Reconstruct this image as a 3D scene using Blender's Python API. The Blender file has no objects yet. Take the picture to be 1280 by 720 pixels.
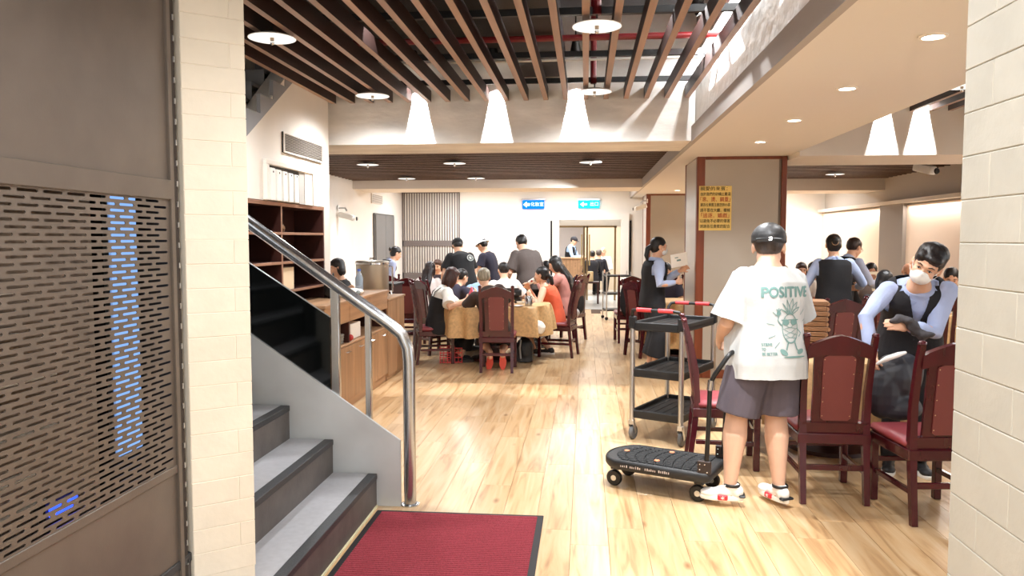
import bpy, math, random
import numpy as np
from mathutils import Vector, Matrix, noise
from mathutils.bvhtree import BVHTree
random.seed(7)
SC = bpy.context.scene
COL = SC.collection
R = math.radians
# ---------------------------------------------------------------- camera
cam_d = bpy.data.cameras.new('camera'); cam = bpy.data.objects.new('camera', cam_d); COL.objects.link(cam)
cam_d.sensor_width = 36.0; cam_d.lens = 27.0; cam_d.clip_start = .05; cam_d.clip_end = 200
cam.location = (0, 0, 1.6); cam.rotation_euler = (R(90 - 3.695), 0, R(5.463))
SC.camera = cam
# ---------------------------------------------------------------- world, exposure
w = bpy.data.worlds.new('world'); SC.world = w; w.use_nodes = True
w.node_tree.nodes['Background'].inputs[0].default_value = (.97, .985, 1, 1)
w.node_tree.nodes['Background'].inputs[1].default_value = 1.3
SC.view_settings.view_transform = 'Standard'; SC.view_settings.look = 'None'
SC.view_settings.gamma = 1; SC.view_settings.use_curve_mapping = False
SC.view_settings.exposure = 0.58
try:
    SC.cycles.use_denoising = True; SC.cycles.max_bounces = 7; SC.cycles.diffuse_bounces = 5
    SC.cycles.sample_clamp_indirect = 6; SC.cycles.caustics_reflective = False; SC.cycles.caustics_refractive = False
except Exception: pass
WARM = (1, .92, .84); NEUT = (.97, .985, 1)
def area(loc, sx, sy, power, col=NEUT, rot=(0, 0, 0), spread=180, name='area_light'):
    d = bpy.data.lights.new(name, 'AREA'); d.shape = 'RECTANGLE'; d.size = sx; d.size_y = sy; d.energy = power; d.color = col; d.spread = R(spread)
    o = bpy.data.objects.new(name, d); o.location = loc; o.rotation_euler = rot; COL.objects.link(o); return o
# unseen area lights added above and behind the camera to brighten the foreground
for yy in (-1.6, 0.6): area((-.3, yy, 3.0), 1.2, .3, 46, name='foyer_fill_light')
# lamp power settings
LP = dict(disc=26, down=17, void=26)
# ---------------------------------------------------------------- helpers
def lin(c):
    return tuple((x / 255 / 12.92 if x / 255 <= .04045 else ((x / 255 + .055) / 1.055) ** 2.4) for x in c)
MATS = {}
def mat(name, rgb, rough=.5, metal=0., bump=0., bs=60., var=0., vs=6., st=(1, 1, 1), emit=0., coat=0., rnd=0., spec=.5, trans=0., alpha=1., det=3, col2=None):
    if name in MATS: return MATS[name]
    m = bpy.data.materials.new(name); m.use_nodes = True; nt = m.node_tree; N = nt.nodes; L = nt.links
    b = N['Principled BSDF']; c = lin(rgb)
    b.inputs['Base Color'].default_value = (*c, 1); b.inputs['Roughness'].default_value = rough; b.inputs['Metallic'].default_value = metal
    b.inputs['Specular IOR Level'].default_value = spec
    if coat: b.inputs['Coat Weight'].default_value = coat; b.inputs['Coat Roughness'].default_value = .08
    if trans: b.inputs['Transmission Weight'].default_value = trans
    if alpha < 1: b.inputs['Alpha'].default_value = alpha
    if emit: b.inputs['Emission Color'].default_value = (*c, 1); b.inputs['Emission Strength'].default_value = emit
    if var or bump or rnd or col2:
        tc = N.new('ShaderNodeTexCoord'); mp = N.new('ShaderNodeMapping'); L.new(tc.outputs['Object'], mp.inputs[0]); mp.inputs['Scale'].default_value = st
        oi = N.new('ShaderNodeObjectInfo')
        if rnd:
            mu = N.new('ShaderNodeMath'); mu.operation = 'MULTIPLY'; mu.inputs[1].default_value = 37.; L.new(oi.outputs['Random'], mu.inputs[0])
            L.new(mu.outputs[0], mp.inputs['Location'])
        if var or rnd or col2:
            n = N.new('ShaderNodeTexNoise'); n.inputs['Scale'].default_value = vs; n.inputs['Detail'].default_value = det; L.new(mp.outputs[0], n.inputs[0])
            rp = N.new('ShaderNodeValToRGB'); rp.color_ramp.elements[0].position = .3; rp.color_ramp.elements[1].position = .7
            d = lin(col2) if col2 else tuple(x * (1 - var) for x in c)
            rp.color_ramp.elements[0].color = (*d, 1); rp.color_ramp.elements[1].color = (*(tuple(min(1, x * (1 + var * .5)) for x in c)), 1)
            L.new(n.outputs[0], rp.inputs[0]); out = rp.outputs[0]
            if rnd:
                hs = N.new('ShaderNodeHueSaturation'); mr = N.new('ShaderNodeMapRange'); mr.inputs[3].default_value = 1 - rnd; mr.inputs[4].default_value = 1 + rnd * .7
                L.new(oi.outputs['Random'], mr.inputs[0]); L.new(mr.outputs[0], hs.inputs['Value']); L.new(out, hs.inputs['Color']); out = hs.outputs[0]
            L.new(out, b.inputs['Base Color'])
        if bump:
            n2 = N.new('ShaderNodeTexNoise'); n2.inputs['Scale'].default_value = bs; n2.inputs['Detail'].default_value = 4; L.new(mp.outputs[0], n2.inputs[0])
            bp = N.new('ShaderNodeBump'); bp.inputs['Strength'].default_value = bump; bp.inputs['Distance'].default_value = .01
            L.new(n2.outputs[0], bp.inputs['Height']); L.new(bp.outputs[0], b.inputs['Normal'])
    MATS[name] = m; return m
def glow(name, rgb, s):
    if name in MATS: return MATS[name]
    m = bpy.data.materials.new(name); m.use_nodes = True; N = m.node_tree.nodes; N.clear()
    e = N.new('ShaderNodeEmission'); e.inputs[0].default_value = (*lin(rgb), 1); e.inputs[1].default_value = s
    o = N.new('ShaderNodeOutputMaterial'); m.node_tree.links.new(e.outputs[0], o.inputs[0]); MATS[name] = m; return m
def V(*a): return Vector(a[0] if len(a) == 1 else a)
class MB:
    def __init__(s): s.v = []; s.f = []; s.m = []
    def add(s, vs, fs, m=0, M=None):
        b = len(s.v)
        for p in vs: s.v.append(tuple(M @ Vector(p)) if M is not None else tuple(p))
        for f in fs: s.f.append(tuple(b + i for i in f)); s.m.append(m)
        return s
    def box(s, x0, x1, y0, y1, z0, z1, m=0, M=None, bev=0.):
        if not bev:
            vs = [(x, y, z) for z in (z0, z1) for y in (y0, y1) for x in (x0, x1)]
            return s.add(vs, [(0, 2, 3, 1), (4, 5, 7, 6), (0, 1, 5, 4), (2, 6, 7, 3), (0, 4, 6, 2), (1, 3, 7, 5)], m, M)
        vs = []; idx = {}
        X = (x0, x1); Y = (y0, y1); Z = (z0, z1); bev = min(bev, abs(x1 - x0) * .45, abs(y1 - y0) * .45, abs(z1 - z0) * .45)
        for i in (0, 1):
            for j in (0, 1):
                for k in (0, 1):
                    sg = (1 - 2 * i, 1 - 2 * j, 1 - 2 * k)
                    for a in range(3):
                        p = [X[i], Y[j], Z[k]]
                        for q in range(3):
                            if q != a: p[q] += sg[q] * bev
                        idx[(i, j, k, a)] = len(vs); vs.append(p)
        fs = []
        for a in range(3):
            b, c = (a + 1) % 3, (a + 2) % 3
            for e in (0, 1):
                q = []
                for (u, w_) in ((0, 0), (1, 0), (1, 1), (0, 1)):
                    k = [0, 0, 0]; k[a] = e; k[b] = u; k[c] = w_; q.append(idx[(*k, a)])
                fs.append(tuple(q if e else q[::-1]))
            for (u, w_) in ((0, 0), (1, 0), (1, 1), (0, 1)):   # edge running along axis a
                k0 = [0, 0, 0]; k0[b] = u; k0[c] = w_; k1 = list(k0); k1[a] = 1
                q = [idx[(*k0, b)], idx[(*k1, b)], idx[(*k1, c)], idx[(*k0, c)]]
                if (u == w_): q = q[::-1]
                fs.append(tuple(q))
        for i in (0, 1):
            for j in (0, 1):
                for k in (0, 1):
                    q = [idx[(i, j, k, 0)], idx[(i, j, k, 1)], idx[(i, j, k, 2)]]
                    if (i + j + k) % 2 == 0: q = q[::-1]
                    fs.append(tuple(q))
        return s.add(vs, fs, m, M)
    def rings(s, rings, m=0, cap=True, closed=True, M=None):
        n = len(rings[0]); vs = [p for r in rings for p in r]; fs = []
        for i in range(len(rings) - 1):
            for j in range(n if closed else n - 1):
                a = i * n + j; b = i * n + (j + 1) % n
                fs.append((a, b, b + n, a + n))
        if cap:
            fs.append(tuple(range(n))[::-1]); fs.append(tuple((len(rings) - 1) * n + j for j in range(n)))
        return s.add(vs, fs, m, M)
    def tube(s, path, r, n=10, m=0, cap=True, sq=1., ends=False, M=None, up=None):
        path = [Vector(p) for p in path]; rs = list(r) if hasattr(r, '__len__') else [r] * len(path)
        if ends:  # hemispherical ends
            def ext(p, q, rr):
                d = (p - q).normalized(); return [(p + d * rr * math.sin(R(a)), rr * math.cos(R(a))) for a in (30, 60, 82)]
            a = ext(path[0], path[1], rs[0]); b = ext(path[-1], path[-2], rs[-1])
            path = [x[0] for x in a[::-1]] + path + [x[0] for x in b]; rs = [x[1] for x in a[::-1]] + rs + [x[1] for x in b]
        out = []; pu = None
        for i, p in enumerate(path):
            t = (path[min(i + 1, len(path) - 1)] - path[max(i - 1, 0)])
            t = t.normalized() if t.length > 1e-9 else Vector((0, 0, 1))
            if pu is None:
                u = Vector(up) if up else (Vector((0, 0, 1)) if abs(t.z) < .9 else Vector((0, 1, 0)))
            else: u = pu
            sd = t.cross(u); sd = sd.normalized() if sd.length > 1e-6 else Vector((1, 0, 0)); u = sd.cross(t).normalized(); pu = u
            out.append([p + (sd * math.cos(2 * math.pi * (k + .5) / n) + u * sq * math.sin(2 * math.pi * (k + .5) / n)) * rs[i] for k in range(n)])
        return s.rings(out, m, cap, M=M)
    def lathe(s, prof, c=(0, 0, 0), n=24, m=0, M=None, cap=True):
        return s.rings([[(c[0] + r * math.cos(2 * math.pi * k / n), c[1] + r * math.sin(2 * math.pi * k / n), c[2] + z) for k in range(n)] for r, z in prof], m, cap, M=M)
    def ell(s, c, r, rot=None, n=14, k=9, m=0, M=None):
        A = (rot.to_4x4() if rot is not None else Matrix.Identity(4)); A = Matrix.Translation(c) @ A @ Matrix.Diagonal((*r, 1))
        if M is not None: A = M @ A
        rg = []
        for i in range(k):
            ph = math.pi * (i + .35) / (k - .3) - math.pi / 2
            rg.append([(math.cos(ph) * math.cos(2 * math.pi * j / n), math.cos(ph) * math.sin(2 * math.pi * j / n), math.sin(ph)) for j in range(n)])
        return s.rings(rg, m, True, M=A)
    def prism(s, poly, t0, t1, m=0, M=None):
        n = len(poly); vs = [(x, y, t0) for x, y in poly] + [(x, y, t1) for x, y in poly]
        fs = [tuple(range(n))[::-1], tuple(range(n, 2 * n))] + [(i, (i + 1) % n, n + (i + 1) % n, n + i) for i in range(n)]
        return s.add(vs, fs, m, M)
    def mesh(s, name, mats, smooth=35):
        me = bpy.data.meshes.new(name); me.from_pydata(s.v, [], s.f)
        for q in (mats if isinstance(mats, (list, tuple)) else [mats]): me.materials.append(q)
        if any(s.m): me.polygons.foreach_set('material_index', s.m)
        if smooth:
            me.polygons.foreach_set('use_smooth', [True] * len(me.polygons))
            me.set_sharp_from_angle(angle=R(smooth))
        me.update(); return me
    def build(s, name, mats, parent=None, smooth=35, **kw):
        return put(name, s.mesh(name, mats, smooth), parent, **kw)
def put(name, me, parent=None, loc=None, rot=None, kind=None, label=None, cat=None, group=None):
    o = bpy.data.objects.new(name, me); COL.objects.link(o)
    if parent is not None: o.parent = parent
    if loc: o.location = loc
    if rot: o.rotation_euler = rot
    return tag(o, label, cat, group, kind)
def tag(o, label=None, cat=None, group=None, kind=None):
    if label: o['label'] = label
    if cat: o['category'] = cat
    if group: o['group'] = group
    if kind: o['kind'] = kind
    return o
def thing(name, label, cat, loc=(0, 0, 0), rz=0, group=None, kind=None):
    o = bpy.data.objects.new(name, None); COL.objects.link(o); o.empty_display_size = .1
    o.location = loc; o.rotation_euler = (0, 0, R(rz)); return tag(o, label, cat, group, kind)
def struct(name, mb, m, parent=None, smooth=0):
    return mb.build(name, m, parent, smooth, kind='structure')
def dup(root, loc, rz, label=None, group=None):
    r = root.copy(); COL.objects.link(r); r.location = loc; r.rotation_euler = (0, 0, R(rz))
    if label: r['label'] = label
    if group: r['group'] = group
    for ch in list(root.children):
        c = ch.copy(); COL.objects.link(c); c.parent = r
        for g in list(ch.children):
            d = g.copy(); COL.objects.link(d); d.parent = c
    return r
def XZ(y=0): return Matrix(((1, 0, 0, 0), (0, 0, -1, y), (0, 1, 0, 0), (0, 0, 0, 1)))   # drawn (x,z), extruded along -y
def YZ(x=0): return Matrix(((0, 0, 1, x), (1, 0, 0, 0), (0, 1, 0, 0), (0, 0, 0, 1)))    # drawn (y,z), extruded along +x
def text_mesh(body, size, ext=0.):
    c = bpy.data.curves.new('lettering', 'FONT'); c.body = body; c.size = size; c.align_x = 'CENTER'; c.align_y = 'CENTER'; c.extrude = ext; c.resolution_u = 3
    o = bpy.data.objects.new('lettering', c); COL.objects.link(o); bpy.context.view_layer.update()
    me = bpy.data.meshes.new_from_object(o.evaluated_get(bpy.context.evaluated_depsgraph_get())); bpy.data.objects.remove(o); bpy.data.curves.remove(c)
    return me
def text(name, body, size, m, parent, M, ext=.0008, width=None, bold=0):
    me = text_mesh(body, size, ext)
    if width:
        n = len(me.vertices)
        if n:
            xs = [v.co.x for v in me.vertices]; k = width / (max(xs) - min(xs)); me.transform(Matrix.Diagonal((k, 1, 1, 1)))
    me.transform(M); me.materials.clear(); me.materials.append(m); me.name = name
    return put(name, me, parent)
# ---------------------------------------------------------------- materials
wall_m = mat('warm_white_plaster', (236, 230, 221), .85, bump=.12, bs=30, var=.05, vs=2)
white_m = mat('white_paint', (232, 228, 222), .8, bump=.05, bs=40)
conc_m = mat('painted_concrete', (240, 236, 230), .85, bump=.9, bs=9, var=.22, vs=3, st=(.6, 1, 1.6), det=10)
ceil_m = mat('low_ceiling_paint', (232, 228, 222), .8, bump=.03, bs=30)
slab_m = mat('grey_concrete_slab', (92, 92, 95), .9, bump=.4, bs=8, var=.35, vs=1.6, det=6)
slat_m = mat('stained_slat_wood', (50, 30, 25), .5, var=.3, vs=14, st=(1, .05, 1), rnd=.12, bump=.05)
slatb_m = mat('slat_bottom_wood', (168, 138, 120), .45, var=.25, vs=14, st=(1, .05, 1), rnd=.12)  # paler wood tone for the bottom face of each slat
black_m = mat('black_paint', (14, 13, 13), .45)
blackp_m = mat('black_plastic', (22, 22, 23), .5, bump=.1, bs=200)
steel_m = mat('brushed_steel', (190, 192, 194), .24, 1, var=.12, vs=40, st=(1, 1, .05))
steelp_m = mat('satin_steel_plate', (206, 210, 211), .45, .35, var=.12, vs=3, bump=.02, bs=8)
alu_m = mat('aluminium', (205, 206, 206), .33, 1)
bronze_m = mat('bronze_brown_metal', (106, 96, 87), .42, .35, var=.14, vs=5, bump=.04, bs=120)
brick_m = mat('cream_painted_brick', (232, 222, 204), .6, bump=.22, bs=20, var=.05, vs=8, rnd=.012)
brickr_m = mat('grey_white_painted_brick', (190, 186, 174), .65, bump=.25, bs=26, var=.06, vs=8, rnd=.02)
oak_m = mat('light_oak_veneer', (170, 132, 98), .42, var=.3, vs=9, st=(1, 1.6, .12), bump=.05, det=6)
oakh_m = mat('light_oak_veneer_crossgrain', (180, 140, 104), .42, var=.32, vs=9, st=(1, .12, 1.8), bump=.05, det=6)
dark_m = mat('dark_walnut', (62, 26, 18), .5, var=.3, vs=6, st=(1, 1, .2))
frame_m = mat('red_brown_wood_frame', (122, 62, 38), .35, var=.25, vs=12, st=(1, 1, .1))
chair_m = mat('burgundy_lacquer', (68, 9, 22), .25, coat=.3, var=.25, vs=8, st=(1, 1, .2), rnd=.06)
leath_m = mat('brown_red_leather', (112, 54, 52), .42, bump=.15, bs=220, rnd=.06)
seat_m = mat('rose_leather_seat', (138, 58, 64), .4, bump=.15, bs=220, rnd=.06)
brass_m = mat('brass_stud', (210, 190, 140), .3, 1)
cloth_m = mat('golden_jacquard_cloth', (206, 168, 118), .6, var=.22, vs=30, bump=.15, bs=60)
glassy_m = mat('back_painted_glass', (178, 170, 158), .06, coat=.3, var=.03, vs=2)
darkglass_m = mat('black_tinted_glass', (6, 9, 10), .05, coat=.6)
tile_m = mat('grey_stair_tile', (176, 176, 180), .32, var=.08, vs=30, rnd=.03)
riser_m = mat('dark_riser_tile', (88, 82, 78), .5, var=.25, vs=9, bump=.08, bs=40)
nose_m = mat('black_nosing', (52, 52, 54), .5, var=.5, vs=160)
chrome_m = mat('chrome', (225, 225, 225), .1, 1)
whitep_m = mat('white_plastic', (238, 236, 230), .4)
enam_m = mat('white_enamel', (250, 246, 238), .35)
bulb_m = chrome_m
lamp_m = glow('lit_enamel_disc', (255, 248, 238), .95)
down_m = glow('downlight_glow', (255, 246, 230), 14)
paper_m = mat('white_paper', (242, 240, 234), .7)
card_m = mat('beige_carton', (222, 200, 168), .7)
gm = mat('grey_metal_door', (132, 132, 132), .4, .4, var=.06, vs=3)
# floor plank shaders
def plank_mat(name, island):
    m = bpy.data.materials.new(name); m.use_nodes = True; nt = m.node_tree; N = nt.nodes; L = nt.links; b = N['Principled BSDF']
    tc = N.new('ShaderNodeTexCoord'); mp = N.new('ShaderNodeMapping'); L.new(tc.outputs['Object'], mp.inputs[0]); mp.inputs['Scale'].default_value = (7, .55, 1)
    src = (N.new('ShaderNodeNewGeometry').outputs['Random Per Island'] if island else N.new('ShaderNodeObjectInfo').outputs['Random'])
    mu = N.new('ShaderNodeMath'); mu.operation = 'MULTIPLY'; mu.inputs[1].default_value = 91.; L.new(src, mu.inputs[0]); L.new(mu.outputs[0], mp.inputs['Location'])
    n = N.new('ShaderNodeTexNoise'); n.inputs['Scale'].default_value = 2.2; n.inputs['Detail'].default_value = 7; n.inputs['Distortion'].default_value = 1.2; L.new(mp.outputs[0], n.inputs[0])
    rp = N.new('ShaderNodeValToRGB'); e = rp.color_ramp.elements; e[0].position = .28; e[1].position = .7
    e[0].color = (*lin((164, 124, 84)), 1); e[1].color = (*lin((214, 186, 148)), 1)
    k = rp.color_ramp.elements.new(.45); k.color = (*lin((202, 165, 120)), 1); L.new(n.outputs[0], rp.inputs[0])
    # knots
    mp2 = N.new('ShaderNodeMapping'); mp2.inputs['Scale'].default_value = (5.5, 2.2, 1); L.new(tc.outputs['Object'], mp2.inputs[0]); L.new(mu.outputs[0], mp2.inputs['Location'])
    vo = N.new('ShaderNodeTexVoronoi'); vo.inputs['Scale'].default_value = .8; L.new(mp2.outputs[0], vo.inputs[0])
    kr = N.new('ShaderNodeValToRGB'); kr.color_ramp.elements[0].position = .02; kr.color_ramp.elements[0].color = (.35, .2, .1, 1); kr.color_ramp.elements[1].position = .11; kr.color_ramp.elements[1].color = (1, 1, 1, 1)
    L.new(vo.outputs['Distance'], kr.inputs[0])
    mx = N.new('ShaderNodeMixRGB'); mx.blend_type = 'MULTIPLY'; mx.inputs[0].default_value = .75; L.new(rp.outputs[0], mx.inputs[1]); L.new(kr.outputs[0], mx.inputs[2])
    hs = N.new('ShaderNodeHueSaturation'); mr = N.new('ShaderNodeMapRange'); mr.inputs[3].default_value = .86; mr.inputs[4].default_value = 1.08
    L.new(src, mr.inputs[0]); L.new(mr.outputs[0], hs.inputs['Value']); L.new(mx.outputs[0], hs.inputs['Color']); L.new(hs.outputs[0], b.inputs['Base Color'])
    b.inputs['Roughness'].default_value = .3; b.inputs['Coat Weight'].default_value = .15; b.inputs['Coat Roughness'].default_value = .18
    bp = N.new('ShaderNodeBump'); bp.inputs['Strength'].default_value = .06; bp.inputs['Distance'].default_value = .01; L.new(n.outputs[0], bp.inputs['Height']); L.new(bp.outputs[0], b.inputs['Normal'])
    return m
plank_m = plank_mat('maple_plank', False); plank2_m = plank_mat('maple_plank_far', True)
# ================================================================ SETTING
S = struct
YB, YF = 17.6, 7.45                 # back wall, first beam
LOW = 2.52
# floor: recessed bed + planks
floor = S('floor', MB().box(-6.2, 6.2, -4, 28, -.12, -.006), mat('floor_bed', (70, 50, 34), .9))
pw, pl, gap = .2, 1.22, .0016
pm = MB().box(-pw / 2 + gap / 2, pw / 2 - gap / 2, -pl / 2 + gap / 2, pl / 2 - gap / 2, -.006, 0, bev=.0008).mesh('plank', plank_m, 0)
spots = []; rng = random.Random(3)
for i in range(-30, 28):
    x = i * pw + .03; off = rng.random() * pl
    for j in range(-1, 16):
        y = -1.2 + off + j * pl
        if y + pl / 2 > 17.5: continue
        if x < -4.2 or x > 5.2 or (y > 15 and abs(x) > 5): continue
        if x < -1.35 and y < 4.8: continue
        if x < -2.55 and y < 7.2: continue
        spots.append((x, y))
def seen(p):
    x, y = p
    if y < 2.9: return 99
    if x < -.55 * y + 1.0 or x > .47 * y + .1 or (x < -2.15 and y < 9.3): return 40 + y
    return y
spots.sort(key=seen)
for x, y in spots[:296]:
    put('plank', pm, floor, loc=(x, y, 0))
fb = MB()
for x, y in spots[296:]: fb.box(x - pw / 2 + gap / 2, x + pw / 2 - gap / 2, y - pl / 2 + gap / 2, y + pl / 2 - gap / 2, -.006, 0)
o = fb.build('plank_field', plank2_m, floor, 0, kind='stuff')
S('floor', MB().box(-6, 6, 17.42, 28, -.006, .002), mat('pale_lobby_tile', (196, 196, 194), .25, var=.05, vs=2))
# left walls
wl = MB().box(-2.75, -2.5, 4.6, 7.36, 0, 2.92)
# stepped top so the upper stair flight shows over the wall
wall_left = S('wall_left', MB().prism([(5.45, 1.9), (7.2, 1.9), (7.2, 0), (7.36, 0), (7.36, 3.3), (6.78, 3.3), (5.45, 2.32)], 0, .16, M=YZ(-2.66)), wall_m)
S('wall_left', MB().box(-2.95, -2.86, 5.0, 7.36, 0, 3.3), wall_m)
S('wall_left', MB().prism([(4.62, 0), (5.45, 0), (5.45, 2.32), (4.62, 1.76)], 0, .16, M=YZ(-2.66)), wall_m)
S('wall_left', MB().box(-4.4, -4.25, 7.0, 13.8, 0, 3.6), wall_m)
S('wall_left', MB().box(-4.6, -4.4, 13.8, 17.8, 0, 3.6), white_m)
S('wall_left', MB().box(-4.4, -4.25, 13.8, 17.6, 0, 2.9), white_m)
S('wall_left', MB().box(-4.4, -2.66, 7.21, 7.36, 0, 3.8), wall_m)
S('wall_left', MB().box(-5.2, -5.05, 2.0, 7.36, 0, 4.2), mat('grey_stair_wall', (120, 118, 116), .9))  # even grey tone on the stairwell wall
# back wall with door opening (x -.73...95) 
wb = MB().box(-4.4, -.75, YB, YB + .15, 0, 3.0); S('wall_back', wb, white_m)
S('wall_back', MB().box(-.75, .97, YB, YB + .15, 2.16, 3.0), wall_m)
S('wall_back', MB().box(.97, 6.0, YB, YB + .15, 0, 3.0), wall_m)
# right wall: lit lower lining, ledge, grey upper wall, pier
RX = 5.2
S('wall_right', MB().box(RX, RX + .12, 6.0, YB, 0, 2.14), mat('pale_peach_lining', (244, 224, 204), .7))
S('wall_right', MB().box(RX + .05, RX + .2, 4.0, YB, 2.1, 3.8), mat('grey_upper_wall', (196, 188, 178), .85))
S('trim_1', MB().box(RX - .10, RX + .12, 6.0, YB, 2.17, 2.23), wall_m)
S('wall_right_pier', MB().box(RX - .06, RX + .02, 13.1, 14.1, 0, 2.17), mat('grey_pier', (150, 142, 134), .8))
area((RX - .06, 9.6, 2.15), .06, 6.8, 48, WARM, rot=(0, R(28), 0), name='ledge_strip_light')
area((RX - .06, 15.8, 2.15), .06, 3.2, 22, WARM, rot=(0, R(28), 0), name='ledge_strip_light')
S('wall_right', MB().box(2.3, 5.4, 1.3, 1.45, 0, 3.8), wall_m)
# beams
beam = S('ceiling_beam', MB().box(-4.4, 1.02, YF, 8.3, LOW, 3.7), conc_m)
S('ceiling_beam', MB().box(2.25, RX + .1, 8.45, 9.55, 2.47, 3.7), wall_m)
S('ceiling_beam', MB().box(-4.3, 1.0, 13.8, 14.9, 2.5, 3.2), wall_m)
S('ceiling_beam', MB().box(2.25, RX + .1, 14.2, 15.2, 2.45, 3.2), wall_m)
S('ceiling', MB().box(-4.5, 1.1, 14.9, YB, 2.74, 2.85), white_m)
S('ceiling', MB().box(2.2, 5.4, 15.2, YB, 2.74, 2.85), wall_m)
# low ceiling with its fascia
S('ceiling', MB().box(1.02, 2.25, .9, YB, LOW, LOW + .12), ceil_m)
S('trim_2', MB().box(.985, 1.03, .9, YB, LOW - .012, 2.655), mat('grey_fascia', (176, 170, 166), .7))
S('ceiling_beam', MB().box(1.03, 1.25, .9, YB, LOW + .12, 3.7), mat('rough_white_concrete', (236, 232, 226), .9, bump=.9, bs=10, var=.08, vs=4, det=8))
S('ceiling_beam', MB().box(2.1, 2.25, .9, YB, LOW + .12, 3.7), wall_m)
# slab over everything
S('ceiling', MB().box(-6.2, 6.2, .6, 18, 3.7, 3.85), slab_m)
for y in (1.9, 3.9, 5.7): S('ceiling_joist', MB().box(-2.5, 1.03, y, y + .3, 3.42, 3.7), slab_m)
# lobby behind the back doors
S('wall_back', MB().box(-3.5, 3.5, 25.9, 26.0, 0, 3.0), mat('lobby_pink_white', (238, 226, 220), .8))
S('wall_left', MB().box(-1.9, -1.8, YB + .15, 26, 0, 3), white_m)
S('wall_right', MB().box(1.9, 2.0, YB + .15, 26, 0, 3), mat('lobby_tan', (206, 188, 164), .8))
S('ceiling', MB().box(-1.9, 2.0, YB + .15, 26, 2.7, 2.8), white_m)
area((0, 21.5, 2.66), 2.2, 3.5, 150, NEUT, name='lobby_light')
# ceiling slats (run into the depth), main bay and right bay
def slat_set(xs, y0, y1, z, parent, run='y', h=.11, wd=.045):
    L = y1 - y0
    if run == 'y':
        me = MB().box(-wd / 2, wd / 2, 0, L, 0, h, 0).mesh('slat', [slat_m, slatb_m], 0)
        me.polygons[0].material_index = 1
        for x in xs: put('slat', me, parent, loc=(x, y0, z))
    else:
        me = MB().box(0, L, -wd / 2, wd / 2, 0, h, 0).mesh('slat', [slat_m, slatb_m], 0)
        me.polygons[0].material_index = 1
        for x in xs: put('slat', me, parent, loc=(y0, x, z))
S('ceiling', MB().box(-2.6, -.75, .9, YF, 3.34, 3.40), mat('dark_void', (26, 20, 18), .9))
d_ = MB().box(-.6, -.2, 1.0, YF, 3.14, 3.36).build('air_duct', mat('dark_duct', (48, 42, 44), .6), None, 0); tag(d_, 'dark air duct running through the open ceiling void', 'duct')
area((.985, 4.4, 3.32), .03, 6.0, 55, NEUT, rot=(0, R(1), 0), name='fascia_fill_light')  # unseen strip added to whiten the concrete fascia
cs = S('ceiling', MB().box(-2.66, -2.6, .9, YF, 3.62, 3.7), slab_m)
SX = [-2.47 + i * .1895 for i in range(19)]
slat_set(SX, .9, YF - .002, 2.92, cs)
cr = S('ceiling', MB().box(2.3, 2.34, 1.5, 8.4, 3.6, 3.7), slab_m)
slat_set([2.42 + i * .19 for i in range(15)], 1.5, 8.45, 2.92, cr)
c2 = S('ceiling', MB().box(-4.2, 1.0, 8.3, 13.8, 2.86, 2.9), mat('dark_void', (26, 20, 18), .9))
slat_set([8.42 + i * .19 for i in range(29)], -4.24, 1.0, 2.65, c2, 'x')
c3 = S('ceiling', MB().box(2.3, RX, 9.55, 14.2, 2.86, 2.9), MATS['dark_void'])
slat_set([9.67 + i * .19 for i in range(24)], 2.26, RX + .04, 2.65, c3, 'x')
# fascia side of second bay: bright wall strip is the same fascia beam
# void services
for y in (1.6, 2.75, 3.9, 5.05, 6.2, 7.2):
    MB().box(-2.6, 1.03, y - .018, y + .018, 3.03, 3.075).build('ceiling_rail', black_m, None, 0, kind='structure')
for y in (4.4, 6.55):
    MB().tube([(-2.5, y, 3.09), (1.0, y, 3.09)], .011, 8).build('conduit', whitep_m, None, kind='structure')
rp = mat('red_pipe_paint', (122, 22, 26), .4)
pipe = MB().tube([(-2.55, 5.9, 3.105), (1.0, 5.9, 3.105)], .024, 10).build('sprinkler_pipe', rp)
tag(pipe, 'dark red sprinkler pipe running across the open ceiling void above the slats', 'pipe')
for x in (-.05,):
    for y in (4.77, 6.86):
        pp = MB().tube([(.06, y, 3.7), (.06, y, 2.95)], .028, 10).build('drop_pipe', rp)
        tag(pp, 'dark red drop pipe above the %s enamel disc lamp' % ('nearer right-hand' if y < 5 else 'farther right-hand'), 'pipe')
# ---------------------------------------------------------------- lamps
def disc_lamp(x, y, z, label, r=.15, power=26, group=None):
    t = thing('disc_lamp', label, 'lamp', (x, y, z), group=group)
    MB().lathe([(.002, .012), (r * .6, .008), (r, -.012), (r * 1.0, -.016), (r * .98, -.016)], n=40, cap=False).build('shade', enam_m, t)
    MB().lathe([(r * .98, -.016), (r * .6, -.014), (.02, -.013)], n=40, cap=False).build('lit_face', lamp_m, t)
    MB().tube([(0, 0, .0), (0, 0, -.03)], .013, 14).build('socket', mat('brass_socket', (150, 130, 110), .35, 1), t)
    MB().ell((0, 0, -.042), (.014, .014, .016)).build('bulb', bulb_m, t)
    MB().tube([(0, 0, .01), (0, 0, .06)], .006, 8).build('rod', black_m, t)
    d = bpy.data.lights.new('lamp_light', 'SPOT'); d.energy = power; d.color = NEUT; d.shadow_soft_size = .06; d.spot_size = R(164); d.spot_blend = 1
    o = bpy.data.objects.new('lamp_light', d); COL.objects.link(o); o.parent = t; o.location = (0, 0, -.075)
    return t
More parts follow.
